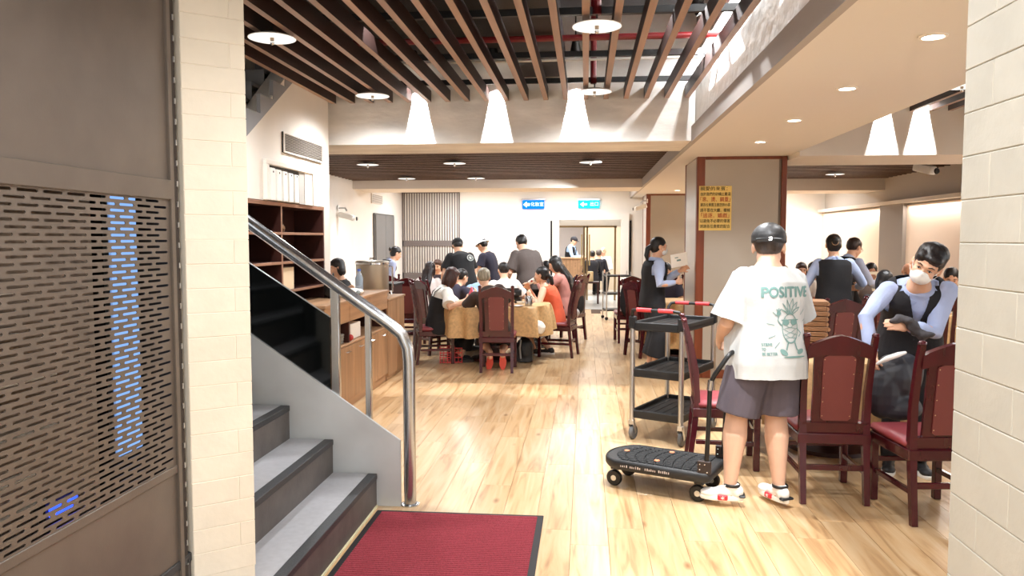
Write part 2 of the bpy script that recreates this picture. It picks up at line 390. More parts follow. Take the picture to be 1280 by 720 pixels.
for x, y, lb in ((-2.01, 4.85, 'white enamel disc lamp under the slats, nearest on the left'), (.06, 4.77, 'white enamel disc lamp under the slats, top centre of the picture'),
                 (-1.92, 6.87, 'smaller-looking white disc lamp by the left end of the concrete beam'), (.07, 6.86, 'white disc lamp just before the middle of the concrete beam'),
                 (-2.0, 2.6, 'white disc lamp under the slats overhead'), (.05, 2.6, 'white disc lamp overhead right')):
    if y > 3: disc_lamp(x, y, 2.895, lb, power=LP['disc'] * 3.6)
    else:
        d = bpy.data.lights.new('overhead_lamp', 'SPOT'); d.energy = 60; d.spot_size = R(150); d.spot_blend = .6; d.shadow_soft_size = .08; d.color = NEUT
        o = bpy.data.objects.new('overhead_lamp', d); o.location = (x, y, 2.85); COL.objects.link(o)
for x, y, lb in ((-2.99, 10.42, 'left disc lamp in the front row below the far slatted ceiling'), (-1.77, 10.35, 'disc lamp second from left in the front row below the far slatted ceiling'),
                 (.06, 10.37, 'right disc lamp in the front row below the far slatted ceiling'),
                 (-3.03, 12.9, 'left disc lamp in the back row below the far slatted ceiling'), (-1.85, 12.95, 'right disc lamp in the back row below the far slatted ceiling')):
    disc_lamp(x, y, 2.625, lb, power=LP['disc'] * 2.8)
for x, y, z, lb in ((3.15, 6.9, 2.89, 'left of two white disc lamps near the right bay slats'), (3.75, 6.7, 2.89, 'right of two white disc lamps near the right bay slats'),
                 (3.9, 12.6, 2.62, 'white disc lamp below the far right slatted ceiling')):
    disc_lamp(x, y, z, lb, r=.14, power=LP['disc'] * 1.4)
k = 0
DL = [(1.57, 3.73), (1.59, 4.95), (1.61, 6.23), (1.65, 7.58), (1.72, 10.2), (1.72, 11.6), (1.72, 13.2), (1.74, 15.0)]
words = ['nearest', 'second', 'third', 'fourth, just before the pillar', 'first beyond the pillar', 'second beyond the pillar', 'third beyond the pillar', 'last one before the rear pillar']
for (x, y), wd_ in zip(DL, words):
    t = thing('downlight', 'recessed round downlight in the low ceiling, %s' % wd_, 'downlight', (x, y, LOW), group='recessed downlights in the low ceiling')
    MB().lathe([(.062, .0), (.062, -.006), (.048, -.008), (.046, .0)], n=28, cap=False).build('trim_ring', enam_m, t)
    MB().lathe([(.046, -.002), (.02, -.004), (.002, -.004)], n=24, cap=False).build('lens', down_m, t)
    d = bpy.data.lights.new('downlight_light', 'SPOT'); d.energy = LP['down'] * 2.2; d.color = NEUT; d.shadow_soft_size = .04; d.spot_size = R(125); d.spot_blend = .5
    o = bpy.data.objects.new('downlight_light', d); COL.objects.link(o); o.parent = t; o.location = (0, 0, -.02)
# spotlights hung in the void; each throws the wedge of light seen on the beam
def void_spot(x, y, z, power, label, rx=60, rz=0, size=110):
    t = thing('track_spotlight', label, 'spotlight', (x, y, z), rz)
    MB().lathe([(.03, .09), (.036, .06), (.05, .0), (.052, -.03), (.046, -.03), (.04, .0), (.002, .03)], n=18, cap=False, M=Matrix.Rotation(R(rx), 4, 'X')).build('housing', black_m, t)
    MB().tube([(0, 0, .04), (0, 0, 3.7 - z)], .007, 6).build('stem', black_m, t)
    MB().lathe([(.002, -.018), (.042, -.02)], n=18, cap=False, M=Matrix.Rotation(R(rx), 4, 'X')).build('lens', down_m, t)
    d = bpy.data.lights.new('spot_light', 'SPOT'); d.energy = power; d.shadow_soft_size = .012; d.spot_size = R(size); d.spot_blend = .06; d.color = NEUT
    o = bpy.data.objects.new('spot_light', d); COL.objects.link(o); o.parent = t; o.location = (0, .045 * math.sin(R(rx)), -.045 * math.cos(R(rx))); o.rotation_euler = (R(rx), 0, 0)
gapx = [(SX[i] + SX[i + 1]) / 2 for i in range(18)]
for i, lb in ((4, 'black spotlight above the slats lighting the beam, left one'), (8, 'black spotlight above the slats lighting the beam, middle one'), (12, 'black spotlight above the slats lighting the beam, right one')):
    void_spot(gapx[i], YF - .28, 3.31, 190, lb, 25, 0, 42)
void_spot(.45, 5.2, 3.3, 50, 'black spotlight above the slats beside the right disc lamps', 25, -70)
void_spot(gapx[17], 6.0, 3.32, 330, 'black spotlight above the last slat gap lighting the white concrete', 32, -90, 120)
void_spot(gapx[17], 3.6, 3.32, 330, 'black spotlight nearest over the white concrete fascia', 32, -90, 120)
void_spot(gapx[5], 5.2, 3.3, 60, 'black spotlight above the left slats between the disc lamps', 15, 0, 60)
void_spot(-.5, 3.3, 3.3, 70, 'black spotlight above the slats near the top of the picture', 20, 20)
for x, lb in ((2.9, 'spotlight above the right bay slats, left'), (3.45, 'spotlight above the right bay slats, middle'), (4.1, 'spotlight above the right bay slats, right')):
    void_spot(2.42 + round((x - 2.42) / .19) * .19 + .095, 8.15, 3.31, 160, lb, 25, 0, 42)
for y in (10.3, 12.1, 13.4): # warm wash of the second bay along the fascia
    d = bpy.data.lights.new('fascia_wash', 'SPOT'); d.energy = 120; d.spot_size = R(100); d.spot_blend = .5; d.shadow_soft_size = .03; d.color = NEUT
    o = bpy.data.objects.new('fascia_wash', d); COL.objects.link(o); o.location = (.3, y, 2.6); o.rotation_euler = (0, R(50), 0)
# unused fill light positions; nothing is added here
for (x, y, z, p) in ((-1.6, 6.0, 2.88, 42), (-.2, 6.0, 2.88, 42), (-1.0, 3.5, 2.88, 36)):
    pass
# ---------------------------------------------------------------- columns
def column(x0, x1, y0, y1, label):
    t = thing('glass_pillar', label, 'pillar', ((x0 + x1) / 2, y0, 0)); M = Matrix.Translation((-(x0 + x1) / 2, -y0, 0))
    MB().box(x0 + .02, x1 - .02, y0 + .02, y1, 0, LOW, M=M).build('core', mat('pillar_core', (120, 110, 100), .8), t, 0)
    MB().box(x0 + .09, x1 - .09, y0 + .006, y0 + .02, .1, LOW - .03, M=M).build('glass_panel', glassy_m, t, 0)
    MB().box(x0 + .006, x0 + .02, y0 + .09, y1 - .06, .1, LOW - .01, M=M).build('side_panel', mat('silver_side_panel', (196, 190, 182), .3, .1), t, 0)
    for a, b in ((x0, x0 + .09), (x1 - .06, x1)):
        MB().box(a, b, y0, y0 + .09, 0, LOW, M=M, bev=.006).build('corner_post', frame_m, t, 0)
    MB().box(x0 + .09, x1 - .06, y0, y0 + .03, LOW - .035, LOW, M=M, bev=.004).build('top_rail', frame_m, t, 0)
    MB().box(x0 + .09, x1 - .06, y0, y0 + .03, 0, .1, M=M, bev=.004).build('bottom_rail', frame_m, t, 0)
    MB().box(x0, x0 + .04, y1 - .06, y1, 0, LOW, M=M, bev=.004).build('corner_post', frame_m, t, 0)
    return t
col = column(1.25, 2.24, 8.9, 9.95, 'square pillar clad in beige glass with red-brown wood edges and yellow notice')
column(1.25, 2.24, 16.2, 17.2, 'farther square pillar clad in dark beige glass near the rear doors')
# notice
t = thing('notice', 'yellow notice with Chinese writing taped to the glass pillar', 'notice', (1.455, 8.90, 1.69))
MB().box(-.18, .18, -.004, .003, 0, .5).build('sheet', mat('yellow_paper', (238, 206, 118), .6), t, 0)
ink = mat('black_ink', (40, 32, 26), .7); red = mat('red_ink', (186, 60, 40), .7)
rows = [('親愛的來賓：', ink, .3, .04), ('由於我們的砂鍋土雞湯', ink, .33, .034), ('「滾、燙、鍋重」', red, .33, .046), ('請各位貴賓注意您的小孩', ink, .33, .034),
        ('請不要在大廳．樓梯', ink, .33, .036), ('「追逐．嬉戲」', red, .31, .046), ('以避免不必要的傷害', ink, .33, .036), ('謝謝各位貴賓的配合', ink, .33, .036)]
for i, (s_, m_, w_, h_) in enumerate(rows):
    text('lettering', s_, h_ * 1.25, m_, t, Matrix.Translation((0, -.0055, .467 - i * .0605)) @ Matrix.Rotation(R(90), 4, 'X'), width=w_)
# ---------------------------------------------------------------- left wall fittings
X0 = -2.5
v = thing('air_vent', 'grey louvred air vent high on the left wall', 'vent', (X0, 6.66, 2.31))
MB().box(.0, .012, -.47, .47, 0, .17).build('backing', mat('vent_dark', (50, 46, 44), .8), v, 0)
for a in ((-.47, .47, 0, .012), (-.47, .47, .158, .17), (-.47, -.455, .012, .158), (.455, .47, .012, .158)): MB().box(.0, .022, *a).build('frame', wall_m, v, 0)
lm = MB().box(-.012, .012, -.455, .455, -.002, .002).mesh('louvre', mat('vent_grey', (168, 160, 150), .5), 0)
for i in range(11): put('louvre', lm, v, loc=(.012, 0, .02 + i * .0135), rot=(0, R(35), 0))
n = thing('binder_niche', 'framed wall niche above the bookcase', 'niche', (X0, 6.35, 1.9), kind='structure')
MB().box(0, .006, -.5, .18, 0, .28).build('niche_back', mat('niche_dark', (70, 64, 58), .9), n, 0)
for a in ((-.55, .53, .28, .32), (-.55, -.5, 0, .28), (.48, .53, 0, .28)): MB().box(0, .035, *a, bev=.004).build('frame', wall_m, n, 0)
MB().box(0, .02, .30, .48, 0, .28).build('door_panel', wall_m, n, 0)
MB().box(0, .012, .18, .30, 0, .28).build('side_panel', mat('niche_grey', (178, 174, 168), .6), n, 0)
for i in range(5):
    b = thing('ring_binder', 'white ring binder standing in the wall niche, %s from the left' % ['first', 'second', 'third', 'fourth', 'fifth'][i], 'binder', (X0 + .007, 5.915 + i * .125, 1.902), group='ring binders in the wall niche')
    MB().box(0, .03, -.045, .045, 0, .255 - .004 * i, bev=.004).build('spine', paper_m, b, 0)
    MB().lathe([(.008, .002), (.008, -.001)], n=12, M=Matrix.Translation((.0315, 0, .225)) @ Matrix.Rotation(R(90), 4, 'Y')).build('finger_ring', mat('dark_ring', (60, 40, 38), .5), b)
t = thing('wall_sign', 'red vertical Chinese characters on the wall beside the niche', 'sign', (X0 + .001, 6.93, 1.95))
MY = Matrix(((0, 0, 1, 0), (1, 0, 0, 0), (0, 1, 0, 0), (0, 0, 0, 1)))
for i, c_ in enumerate('接待'): text('character', c_, .085, mat('sign_red', (150, 60, 66), .6), t, Matrix.Translation((.001, 0, .20 - i * .11)) @ MY)
MB().box(0, .004, -.03, .03, 0, .07).build('name_plate', paper_m, t, 0)
# bookcase
bc = thing('bookcase', 'dark walnut open bookcase with pale shelf edges against the left wall', 'bookcase', (X0 - .305, 6.3, 0))
y0, y1, D = -.85, .9, .30
MB().box(.0, .015, y0, y1, 0, 1.88).build('back_panel', dark_m, bc, 0)
for a in (y0, .0 - .15, y1 - .025): MB().box(.015, D, a, a + .025, 0, 1.88, bev=.002).build('upright', dark_m, bc, 0)
edge_m = mat('shelf_edge', (150, 110, 88), .5)
for z in (.9, 1.14, 1.385, 1.63, 1.865):
    s_ = MB().box(.015, D - .008, y0 + .02, y1 - .02, z, z + .022).build('shelf', dark_m, bc, 0)
    MB().box(D - .008, D + .002, y0, y1, z, z + .022, bev=.002).build('shelf_edge', edge_m, s_, 0)
for a in (-.15,): MB().box(D - .001, D + .003, a, a + .025, .9, 1.88).build('upright_edge', edge_m, bc, 0)
MB().box(.0, D + .004, y0, y1, 1.878, 1.897, bev=.003).build('top_board', edge_m, bc, 0)
# items on the shelves
cz = thing('carton', 'plain beige carton on the bookcase shelf', 'box', (X0 - .13, 6.33, 1.162), 0)
MB().box(-.1, .1, -.15, .15, 0, .19, bev=.003).build('carton_body', card_m, cz, 0); MB().box(-.1, .1, -.02, .02, .19, .191).build('tape', mat('tape', (210, 190, 150), .3), cz, 0)
g = thing('ceramic_figurine', 'small brown ceramic teapot figurine on the upper shelf', 'figurine', (X0 - .10, 6.32, 1.652))
MB().lathe([(.01, 0), (.05, .005), (.06, .03), (.055, .05), (.03, .07), (.01, .075)], n=20).build('pot_body', mat('brown_glaze', (120, 88, 62), .3), g)
MB().ell((0, .02, .09), (.03, .035, .03)).build('pot_lid', MATS['brown_glaze'], g); MB().tube([(0, .04, .03), (0, .09, .05), (0, .1, .07)], [.014, .01, .008], 8).build('spout', MATS['brown_glaze'], g)
p_ = MB()
for i in range(5): p_.box(-.1 + .004 * i, .1, -.13 + .006 * (i % 2), .13, i * .006, i * .006 + .005)
tag(p_.build('paper_stack', paper_m, None, 0, loc=(X0 - .12, 6.95, .924)), 'thin stack of white papers on the lowest visible shelf', 'papers')
bg = MB(); bg.ell((0, 0, .05), (.07, .1, .06)); bg.ell((.01, .04, .1), (.04, .04, .03))
tag(bg.build('plastic_bag', whitep_m, loc=(X0 - .13, 6.7, .922)), 'crumpled white plastic bag on the lowest visible shelf', 'bag')
# sideboard: base doors, open shelf, drawers, top
sb = thing('sideboard', 'light oak serving counter with drawers, open shelf and lower doors by the stairs', 'cabinet', (-2.2, 7.35, 0))
yb0, yb1, dp = -1.05, 1.03, .42
MB().box(-dp, -.02, yb0, yb1, .08, .60, bev=.003).build('lower_carcass', oak_m, sb, 0)
MB().box(-dp, .0, yb0, yb1, .60, .62, bev=.003).build('middle_board', oakh_m, sb, 0)
MB().box(-dp, -.03, yb0, yb1, 0, .08).build('plinth', oakh_m, sb, 0)
ys = [yb0 + (yb1 - yb0) / 5 * i for i in range(6)]
for i in range(5):
    dd = MB().box(-.02, 0, ys[i] + .003, ys[i + 1] - .003, .09, .595, bev=.002).build('door', oak_m, sb, 0)
    yc = (ys[i] + ys[i + 1]) / 2
    MB().tube([(0, yc - .04, .545), (.022, yc - .035, .545), (.022, yc + .035, .545), (0, yc + .04, .545)], .006, 8).build('handle', chrome_m, dd)
for a in (yb0, -.35, yb1 - .03): MB().box(-dp, -.012, a, a + .025, .62, .82).build('divider', dark_m, sb, 0)
MB().box(-dp, -dp + .01, yb0, yb1, .62, .82).build('shelf_back', dark_m, sb, 0)
MB().box(-dp, -.02, yb0, yb1, .82, 1.0).build('upper_carcass', oak_m, sb, 0)
for a, b in ((yb0, -.35), (-.35, .35), (.35, yb1)): MB().box(-.02, 0, a + .004, b - .004, .822, .998, bev=.002).build('drawer', oakh_m, sb, 0)
MB().box(-dp - .02, .015, yb0 - .01, yb1 + .01, 1.0, 1.03, bev=.004).build('top_board', oakh_m, sb, 0)
lc = thing('low_cabinet', 'lower oak cabinet at the far end of the serving counter, carrying the steel boiler', 'cabinet', (-2.2, 8.79, 0))
MB().box(-.7, -.02, -.39, .39, .0, .90, bev=.003).build('carcass', oak_m, lc, 0)
for a, b in ((-.39, 0), (0, .39)): MB().box(-.02, 0, a + .003, b - .003, .05, .895, bev=.002).build('door', oak_m, lc, 0)
MB().box(-.71, .012, -.4, .4, .90, .925, bev=.003).build('top_board', oakh_m, lc, 0)
gr = mat('grey_towelling', (150, 148, 140), .9, bump=.3, bs=80)
for i in range(4):
    tag(MB().box(-.12, .12, -.13 + .01 * (i % 2), .13, 0, .022, bev=.01).build('folded_towel', gr, None, 40, loc=(-2.36, 6.82 + .006 * i, .621 + i * .0225)), 'folded grey towel in the open shelf of the counter, %s' % ['at the bottom of the pile', 'second from bottom', 'third from bottom', 'on top of the pile'][i], 'towel', 'folded grey towels in the counter shelf')
bk = thing('basket', 'small cream basket in the open shelf beside the grey towels', 'basket', (-2.33, 6.55, .621))
MB().lathe([(.02, 0), (.06, .003), (.09, .06), (.095, .11), (.085, .11), (.08, .06), (.05, .01), (.01, .008)], n=24, cap=False).build('bowl', mat('cream_wicker', (226, 206, 172), .8, bump=.5, bs=120), bk)
MB().lathe([(.088, .105), (.1, .108), (.1, .118), (.086, .116)], n=24, cap=False).build('rim', MATS['cream_wicker'], bk)
tag(MB().box(-.1, .1, -.16, .16, 0, .15, bev=.004).build('tissue_carton', paper_m, None, 0, loc=(-2.35, 7.35, .621)), 'white carton in the open shelf of the counter', 'box')
tag(MB().ell((0, 0, .03), (.03, .03, .03)).build('red_ball', mat('red_plastic', (190, 50, 50), .4), loc=(-2.24, 7.14, .621)), 'small round red object on the counter shelf', 'ornament')
# boiler
bo = thing('steel_boiler', 'large round stainless steel water boiler on the low cabinet', 'boiler', (-2.50, 8.85, .926))
MB().lathe([(.02, .0), (.185, 0), (.19, .01), (.19, .38), (.196, .385), (.196, .40), (.18, .412), (.03, .42)], n=40).build('tank', mat('satin_boiler_steel', (176, 166, 150), .4, .9, var=.2, vs=3, st=(1, 1, .3)), bo)
MB().lathe([(.197, .37), (.2, .372), (.2, .392), (.197, .394)], n=40, cap=False).build('rim_band', chrome_m, bo)
MB().tube([(-.03, 0, .42), (-.03, 0, .44), (.03, 0, .44), (.03, 0, .42)], .008, 8).build('lid_handle', chrome_m, bo)
MB().tube([(.17, .1, .34), (.21, .12, .34), (.212, .12, .05), (.19, .11, .03)], .011, 8).build('sight_tube', chrome_m, bo)
MB().tube([(.18, -.05, .06), (.24, -.07, .06), (.245, -.07, .02)], .012, 8).build('tap', chrome_m, bo)
# items on the counter top
def bottle(loc, label, body, cap_, h=.22, r=.033, name='plastic_bottle'):
    t = thing(name, label, 'bottle', loc)
    MB().lathe([(.01, 0), (r, .004), (r, h * .28), (r * .94, h * .3), (r, h * .33), (r, h * .62), (r * .5, h * .82), (r * .38, h * .86), (r * .38, h * .92)], n=18).build('bottle_body', body, t)
    MB().lathe([(r * .44, h * .91), (r * .44, h), (.002, h)], n=14, cap=True).build('cap', cap_, t); return t
clearm = mat('clear_bluish_plastic', (178, 196, 214), .1, trans=.6)
bottle((-2.36, 7.85, 1.031), 'clear plastic water bottle on the counter before the boiler', clearm, mat('blue_cap', (60, 90, 170), .4), .25, .042)
wb_ = MB(); wb_.ell((0, 0, .03), (.09, .11, .04)); wb_.ell((.02, .08, .03), (.06, .07, .03)); wb_.ell((-.02, -.06, .035), (.06, .06, .035))
tag(wb_.build('napkin_heap', whitep_m, loc=(-2.33, 7.55, 1.031)), 'heap of crumpled white plastic bags on the counter top', 'bag')
sa = thing('black_shoulder_bag', 'black bag with silver buckles lying on the counter top', 'bag', (-2.42, 7.2, 1.031), 20)
MB().box(-.09, .09, -.13, .13, 0, .16, bev=.04).build('bag_body', blackp_m, sa, 60); MB().tube([(0, -.1, .14), (0, -.06, .23), (0, .06, .23), (0, .1, .14)], .008, 8).build('strap', blackp_m, sa)
MB().box(.09, .1, -.03, .03, .05, .09, bev=.004).build('buckle', chrome_m, sa, 0)
for i, yy in enumerate((7.42, 7.5)): tag(MB().box(-.02, .02, -.03, .03, 0, .05, bev=.015).build('sauce_jar', [chrome_m, mat('glass_jar', (190, 200, 200), .1, trans=.5)][i], None, 50, loc=(-2.3 + .04 * i, yy - .02, 1.031)), ['small steel sugar pot beside the black bag', 'small glass jar beside the steel sugar pot'][i], 'jar')
# ---------------------------------------------------------------- stairs
st = thing('staircase', 'grey tiled staircase with steel stringer, handrail and black glass panel', 'staircase', (-1.23, 4.4, 0))
def L_(x, y, z): return (x + 1.23, y - 4.4, z)
ys0, ys1 = 1.6, 4.40; run, rise = .265, .2
for i in range(9):
    xn = -1.23 - run * i; z = rise * (i + 1)
    rr = MB().box(xn + 1.23 - .015, xn + 1.23 - .003, ys0 - 4.4, ys1 - 4.4, z - rise, z - .02).build('riser', riser_m, st, 0)
    tr = MB().box(xn + 1.23 - run - .012, xn + 1.23 - .055, ys0 - 4.4, ys1 - 4.4, z - .03, z).build('tread', tile_m, st, 0)
    MB().box(xn + 1.23 - .055, xn + 1.23 + .002, ys0 - 4.4, ys1 - 4.4, z - .032, z + .002, bev=.003).build('nosing', nose_m, tr, 0)
MB().box(-.01, .004, ys0 - 4.4, ys1 - 4.4, 0, .012).build('base_strip', mat('cream_strip', (222, 214, 180), .5), st, 0)
def sx(x): return x + 1.23
sl = .70
ztop = lambda x: .40 + (-1.09 - x) * .69
poly = [(sx(-1.09), 0), (sx(-1.09), ztop(-1.09)), (sx(-3.3), ztop(-3.3)), (sx(-3.3), ztop(-3.3) - .75), (sx(-2.2), 0)]
MB().prism(poly, 0, .02, M=XZ(.035)).build('stringer', steelp_m, st, 0)
# rail: slope .73 in x-z
rz0 = 1.05
path = [(sx(-3.2), .055, 1.70 + (3.2 - 2.02) * .70), (sx(-2.02), .055, 1.70), (sx(-1.15), .055, 1.085), (sx(-1.085), .055, 1.03), (sx(-1.05), .055, .95), (sx(-1.042), .055, .87), (sx(-1.042), .055, .5), (sx(-1.042), .055, 0)]
MB().tube(path, .037, 18).build('handrail', steel_m, st, 50)
MB().lathe([(.055, 0), (.055, .006), (.036, .008)], (sx(-1.042), .055, 0), 24).build('floor_flange', steel_m, st)
for x in (-1.485, -1.285):
    zt = 1.70 - (x + 2.02) * .707
    MB().box(sx(x) - (.026 if x < -1.4 else .018), sx(x) + (.026 if x < -1.4 else .018), .03, .065, ztop(x) - .1, zt, bev=.005).build('baluster', steel_m, st, 40)
gp = [(sx(-1.515), ztop(-1.515) + .0), (sx(-1.515), 1.13), (sx(-3.2), 1.13 + (3.2 - 1.515) * .65), (sx(-3.2), ztop(-3.2))]
MB().prism(gp, 0, .012, M=XZ(.045)).build('glass_infill', darkglass_m, st, 0)
e0, e1 = Vector((sx(-1.515), .04, 1.13)), Vector((sx(-3.2), .04, 1.13 + (3.2 - 1.515) * .65))
MB().tube([e0, e1], .006, 8).build('glass_edge', alu_m, st)
# upper flight seen above the wall
uf = thing('upper_stair_flight', 'dark grey upper stair flight rising behind the left wall', 'staircase', (-2.505, 5.3, 2.2))
um = mat('dark_steel_stair', (138, 138, 140), .5, .3, var=.1, vs=4)
poly = []
for k in range(-4, 4): poly += [(.47 + .25 * k, .51 + .15 * k), (.72 + .25 * k, .51 + .15 * k)]
poly += [(1.47, .93), (-.53, -.31)]
MB().prism(poly[::-1], 0, .03, M=YZ(-.02)).build('stringer', um, uf, 0)
for i in range(8):
    k = i - 4; yy = .47 + .25 * k; zz = .51 + .15 * k - .002
    MB().box(-1.2, -.17, yy, yy + .24, zz - .03, zz - .001, bev=.003).build('tread', um, uf, 0)
    MB().box(-1.2, -.17, yy, yy + .012, zz - .15, zz - .03).build('riser', um, uf, 0)
# ---------------------------------------------------------------- mat
dm = thing('doormat', 'red ribbed doormat with black rubber border at the foot of the stairs', 'doormat', (-.72, 3.6, 0))
MB().box(-.49, .49, -.75, .73, .0, .007, bev=.003).build('rubber_border', mat('black_rubber', (30, 26, 28), .7), dm, 0)
rb = MB()
for i in range(63): rb.box(-.455, .455, -.72 + i * .0226, -.72 + i * .0226 + .016, .007, .0115, bev=.002)
rb.build('ribbed_carpet', mat('red_carpet', (160, 56, 68), .95, bump=.8, bs=300, var=.25, vs=120), dm, 0, kind='stuff')
# ---------------------------------------------------------------- left foreground partition with slots
pn = thing('slotted_partition', 'brown metal door panel with rows of slots, left foreground', 'panel', (-1.5, 2.2, 0))
ya, yb_ = -1.0, .46
z1, z0 = 1.74, .765   # slotted area
def P3(y, z): return (0, y, z)
sheet = MB(); pitch = .1; sl_ = .082; rows_ = 49; rh = (z1 - z0) / rows_; sh = .0085
for r_ in range(rows_):
    zb = z0 + r_ * rh; zc = zb + rh / 2; a = zc - sh / 2; b = zc + sh / 2
    sheet.add([P3(ya, zb), P3(yb_, zb), P3(yb_, a), P3(ya, a)], [(0, 1, 2, 3)])
    sheet.add([P3(ya, b), P3(yb_, b), P3(yb_, zb + rh), P3(ya, zb + rh)], [(0, 1, 2, 3)])
    off = (0 if r_ % 2 else pitch / 2)
    y = yb_ - .02 - off; prev = yb_
    n_ = 0
    while True:
        s1, s0 = y, y - sl_
        c_ = sh / 2
        sheet.add([P3(s1 - c_, a), P3(prev + (c_ if prev < yb_ else 0), a), P3(prev, zc), P3(prev + (c_ if prev < yb_ else 0), b), P3(s1 - c_, b), P3(s1, zc)], [(0, 1, 2, 5), (5, 2, 3, 4)])
        prev = s0; y -= pitch
        if y - sl_ < ya + .02: break
    sheet.add([P3(ya, a), P3(prev + c_, a), P3(prev, zc), P3(prev + c_, b), P3(ya, b)], [(0, 1, 2), (0, 2, 4), (4, 2, 3)])
ob = sheet.build('slotted_sheet', bronze_m, pn, 0)
md = ob.modifiers.new('solid', 'SOLIDIFY'); md.thickness = .003; md.offset = 0
MB().box(-.004, .0, ya, yb_, .0, z0 - .03, bev=.001).build('lower_sheet', bronze_m, pn, 0)
MB().box(-.004, .0, ya, yb_, z1 + .07, 3.0, bev=.001).build('upper_sheet', bronze_m, pn, 0)
MB().box(-.01, .012, ya, yb_, z1, z1 + .07, bev=.002).build('upper_rail', bronze_m, pn, 0)
MB().box(-.01, .006, ya, yb_, z0 - .03, z0, bev=.002).build('lower_rail', bronze_m, pn, 0)
MB().box(-.01, .012, yb_ - .004, yb_ + .02, 0, 3.0, bev=.002).build('edge_stile', bronze_m, pn, 0)
MB().box(-.01, .004, yb_ + .022, yb_ + .055, 0, 3.0).build('hinge_channel', mat('dark_channel', (44, 34, 28), .6), pn, 0)
hg = MB().box(.004, .007, -.004, .004, -.01, .01).mesh('hinge_pin', alu_m, 0)
for i in range(36): put('hinge_pin', hg, pn, loc=(0, yb_ + .05, .3 + i * .075))
# cabinet interior behind the slots
S('wall_cabinet', MB().box(-2.3, -2.2, .9, 2.8, 0, 3), mat('cabinet_inside', (58, 50, 44), .7))
S('wall_cabinet', MB().box(-2.3, -1.52, 2.70, 2.74, 0, 3), MATS['cabinet_inside'])
S('wall_cabinet', MB().box(-2.3, -1.52, .9, .95, 0, 3), MATS['cabinet_inside'])
S('wall_cabinet', MB().box(-2.3, -1.52, .9, 2.8, 2.0, 2.05), MATS['cabinet_inside'])
sg = thing('blue_light_strip', 'vertical blue-white light strip behind the slotted door', 'light', (-1.60, 2.53, .85))
MB().box(0, .01, -.07, .07, 0, .9, bev=.003).build('diffuser', glow('blue_white_glow', (140, 185, 255), .75), sg, 0); MB().box(-.02, 0, -.08, .08, -.01, .91).build('channel', alu_m, sg, 0)
sg = thing('blue_indicator', 'small bright blue indicator lamp low behind the slotted door', 'light', (-1.545, 2.10, .79))
MB().box(0, .01, -.06, .06, 0, .035, bev=.003).build('diffuser', glow('blue_glow', (40, 70, 255), 2.5), sg, 0); MB().box(-.02, 0, -.07, .07, -.01, .045).build('housing', black_m, sg, 0)
S('wall_cabinet', MB().box(-1.62, -1.60, .95, 2.36, 0, 1.95), mat('inner_brown_panel', (122, 106, 92), .25, var=.2, vs=3))
sh_ = mat('pale_reflection', (200, 190, 176), .3)  # pale bars stand in for whitish reflections behind the slots
for i, (z, a, b) in enumerate(((.84, 1.3, 2.05), (.93, 1.3, 2.0), (1.05, 1.3, 2.1), (1.2, 1.3, 2.1), (1.33, 1.3, 2.0), (1.45, 1.3, 1.95), (1.6, 1.3, 1.9))):
    tag(MB().box(-.02, .03, a - 1.6, b - 1.6, 0, .005).build('reflection_bar', sh_, None, 0, loc=(-1.575, 1.6, z)), 'painted reflection bar seen through the slotted door, %s' % ['lowest', 'second from bottom', 'third from bottom', 'fourth from bottom', 'fifth from bottom', 'sixth from bottom', 'topmost'][i], 'shelf', 'painted reflection bars behind the slotted door')
# pillar of painted brick between partition and stairs
A = Vector((-1.485, 2.735, 0)); u_ = Vector((.78, .626, 0)).normalized(); nrm = Vector((u_.y, -u_.x, 0)); wlen = .232
def wall_frame(o_, ux, nn): return Matrix(((ux.x, nn.x, 0, o_.x), (ux.y, nn.y, 0, o_.y), (0, 0, 1, 0), (0, 0, 0, 1)))
MA = wall_frame(A, u_, -nrm)
wp = S('wall_left_pier', MB().add([(0, -.0025, 0), (wlen - .004, -.0025, 0), (wlen * .55, .75, 0), (-.3, .62, 0), (0, -.0025, 3.7), (wlen - .004, -.0025, 3.7), (wlen * .55, .75, 3.7), (-.3, .62, 3.7)],
      [(0, 1, 2, 3), (4, 7, 6, 5), (0, 4, 5, 1), (1, 5, 6, 2), (2, 6, 7, 3), (3, 7, 4, 0)], 0, MA), brick_m)
def brick_course(parent, M, L, z0_, z1_, h, bl, m, seed, depth=.012, first=.5):
    rg = random.Random(seed); k = 0; z = z0_
    cache = {}
    while z < z1_:
        x = -(bl * first if k % 2 else 0)
        while x < L:
            a, b = max(0, x), min(L, x + bl)
            if b - a > .02:
                key = round(b - a, 3)
                if key not in cache:
                    cache[key] = MB().box(.0004, key - .0004, 0, depth, .0004, h - .0004, bev=.0022).mesh('brick', m, 0)
                o_ = put('brick', cache[key], parent); o_.matrix_local = M @ Matrix.Translation((a, -.004 - rg.random() * .0008, z))
            x += bl
        z += h; k += 1
brick_course(wp, MA, wlen, .3, 3.05, .0925, .30, brick_m, 5, first=.42)
# right foreground jamb
wj = S('wall_right_pier', MB().box(.8305, 1.6, -2.5, 1.80, 0, 3.7), brickr_m)
MJ = Matrix(((0, 1, 0, .832), (-1, 0, 0, 1.80), (0, 0, 1, 0), (0, 0, 0, 1)))
brick_course(wj, MJ, 1.0, .65, 2.5, .094, .24, brickr_m, 9)
# foyer shell behind the camera
S('wall_front', MB().box(-1.6, -1.5, -4, 1.18, 0, 3.4), wall_m)
S('ceiling', MB().box(-2.6, 1.7, -4, .9, 3.1, 3.2), white_m)
